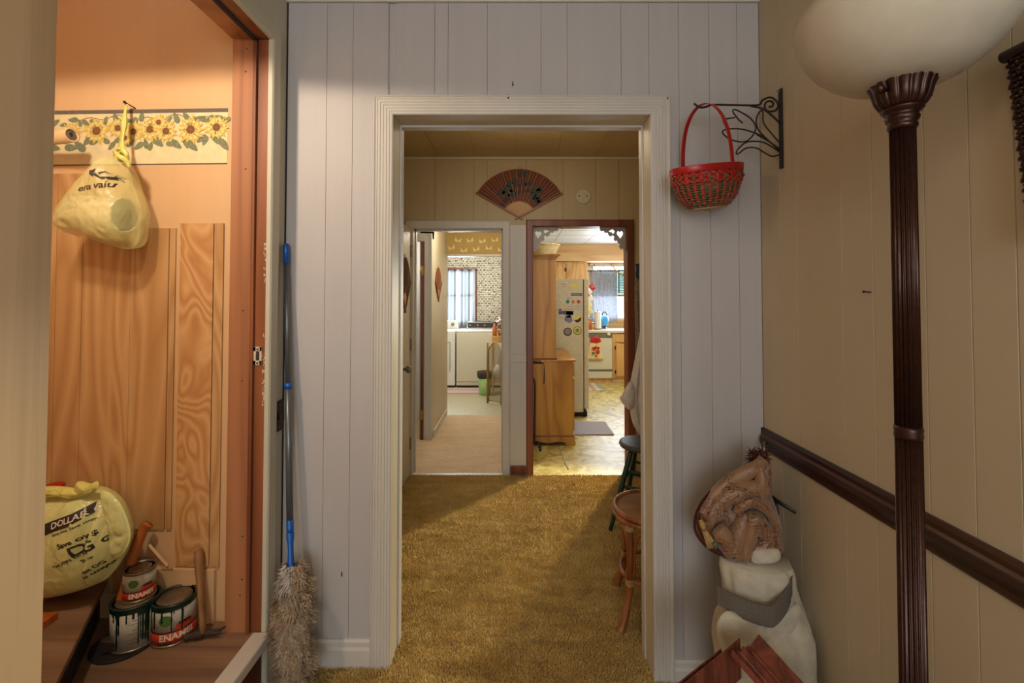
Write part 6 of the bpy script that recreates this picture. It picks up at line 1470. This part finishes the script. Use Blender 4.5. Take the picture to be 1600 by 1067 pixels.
x0 = .103; pl = [(x0, 0), (x0+.05, 0), (x0+.06, .03), (x0+.12, .04), (x0+.2, .022), (x0+.28, .04), (hx1-.09, .03), (hx1-.075, 0), (hx1+.004, 0), (hx1+.012, .03), (hx1+.0, .06), (hx1+.004, .09), (x0, .09)]
MB().prism(pl, lambda u, v, h: (u, yh-.004+h, v), 0, .02).build('bracket_foot', 'oak', t, .002); MB().box(hx1-.016, hx1+.004, yh+.0, yh+.95, .03, .09).build('side_skirt', 'oak', t, .002)
for yy in (yh+.03, yh+.87): MB().box(hx1-.06, hx1-.01, yy, yy+.05, 0, .09).build('foot', 'oak', t, .002)
for yy in (yh+.03, yh+.87): MB().box(.11, .16, yy, yy+.05, 0, .09).build('foot', 'oak', t, .002)
# straw basket on the hutch
q = W(851, 396, yh+.2); t = thing('straw_basket', 'shallow straw basket on top of the honey brown hutch', 'basket', (.29, yh+.25, zu))
bx_, by_ = .27, yh+.25
for j in range(9):
    z = .006+j*.0115; r_ = .10+.055*(j/8)**.8; pts = [((bx_+(r_+.002*cos(k*pi/2+j*pi))*cos(2*pi*k/80)), (by_+(r_+.002*cos(k*pi/2+j*pi))*sin(2*pi*k/80)), zu+z) for k in range(80)]
    MB().tube(pts, .0062, 6, closed=True).build('coil', 'paper', t)
MB().tube([(bx_+.164*cos(2*pi*k/60), by_+.164*sin(2*pi*k/60), zu+.108+.004*sin(k*1.5)) for k in range(60)], .009, 6, closed=True).build('rim', 'paper', t)
MB().lathe([(.098, .002), (.098, .006)], (bx_, by_, zu), 30).build('bottom', 'straw', t)
# quad cane
yq = 4.16; t = thing('walking_cane', 'black offset walking cane with wrist strap standing beside the hutch', 'cane', (W(838, 700, yq).x, yq, 0)); M['cane'] = plain('purple black patterned shaft', '#2c2440', .35, var=.5, scale=90)
MB().tube([W(826, 566, yq), W(834, 566, yq), W(848, 566, yq)], [.012, .014, .013], 12).build('grip', 'black', t)
MB().tube(smooth_pts([W(826, 568, yq), W(825, 580, yq), W(832, 590, yq), W(835.5, 600, yq), W(835.5, 640, yq), W(835, 690, yq)], 5), .010, 10).build('shaft', 'cane', t)
MB().tube(smooth_pts([W(849, 567, yq-.01), W(850.5, 575, yq-.015), W(850, 600, yq-.015)], 4), [.002]*4+[.003, .004, .005, .006, .004][:5], 6).build('wrist_strap', 'iron', t)
b = W(835, 690, yq)
for sx_, sy_ in ((-.05, -.04), (.05, -.04), (-.05, .04), (.05, .04)):
    MB().tube(smooth_pts([b, b+Vector((sx_*.7, sy_*.7, -.012)), Vector((b.x+sx_, b.y+sy_, .012))], 4), .007, 8).build('foot_arm', 'black', t); MB().lathe([(.013, 0), (.012, .02)], (b.x+sx_, b.y+sy_, 0), 12).build('rubber_foot', 'black', t)
# rugs
p0_, p1_ = WZ(897, 680, 0), WZ(935, 660, 0)
tag(MB().box(.57, .98, p0_.y+.0, p1_.y, 0, .012).build('floor_mat', 'rug_lilac', None, .004), 'lilac grey mat on the kitchen floor by the hutch', 'mat')
tag(MB().box(.9, 1.30, WZ(930, 611, 0).y, WZ(930, 598, 0).y-.05, 0, .010).build('floor_mat', 'rug_teal', None, .003), 'teal striped mat in front of the dishwasher', 'mat')
# green spindle chair
def spindle_chair(c, rz):
    t = thing('spindle_chair', 'green painted spindle back kitchen chair right of the kitchen doorway', 'chair', (0, 0, 0))
    MB().lathe([(.17, .43), (.20, .435), (.205, .45), (.19, .46), (.0001, .452)], (0, 0, 0), 36, sx=1.05).build('seat', 'green_paint', t)
    for sx_, sy_ in ((-1, -1), (1, -1), (-1, 1), (1, 1)): MB().tube([(sx_*.20, sy_*.19, 0), (sx_*.16, sy_*.155, .22), (sx_*.13, sy_*.12, .435)], [.011, .017, .012], 10).build('leg', 'green_paint', t)
    MB().cyl((-.17, -.165, .18), (-.17, .165, .18), .008, n=8).build('stretcher', 'green_paint', t); MB().cyl((.17, -.165, .18), (.17, .165, .18), .008, n=8).build('stretcher', 'green_paint', t); MB().cyl((-.17, 0, .18), (.17, 0, .18), .008, n=8).build('stretcher', 'green_paint', t)
    hoop = [(-.17-.09*(z), .17*cos(a), .45+z*.44) for a, z in [(pi*k/16, sin(pi*k/16)) for k in range(17)]]
    MB().tube(hoop, .014, 10).build('back_hoop', 'green_paint', t)
    for k in range(-3, 4):
        y = k*.042; zt_ = sin(math.acos(max(-1, min(1, y/.17)))); MB().tube([(-.165, y*.9, .45), (-.17-.09*zt_, y, .45+zt_*.44)], .0075, 8).build('spindle', 'green_paint', t)
    t.location = c; t.rotation_euler = (0, 0, rz)
spindle_chair((1.66, 5.75, 0), R(12))
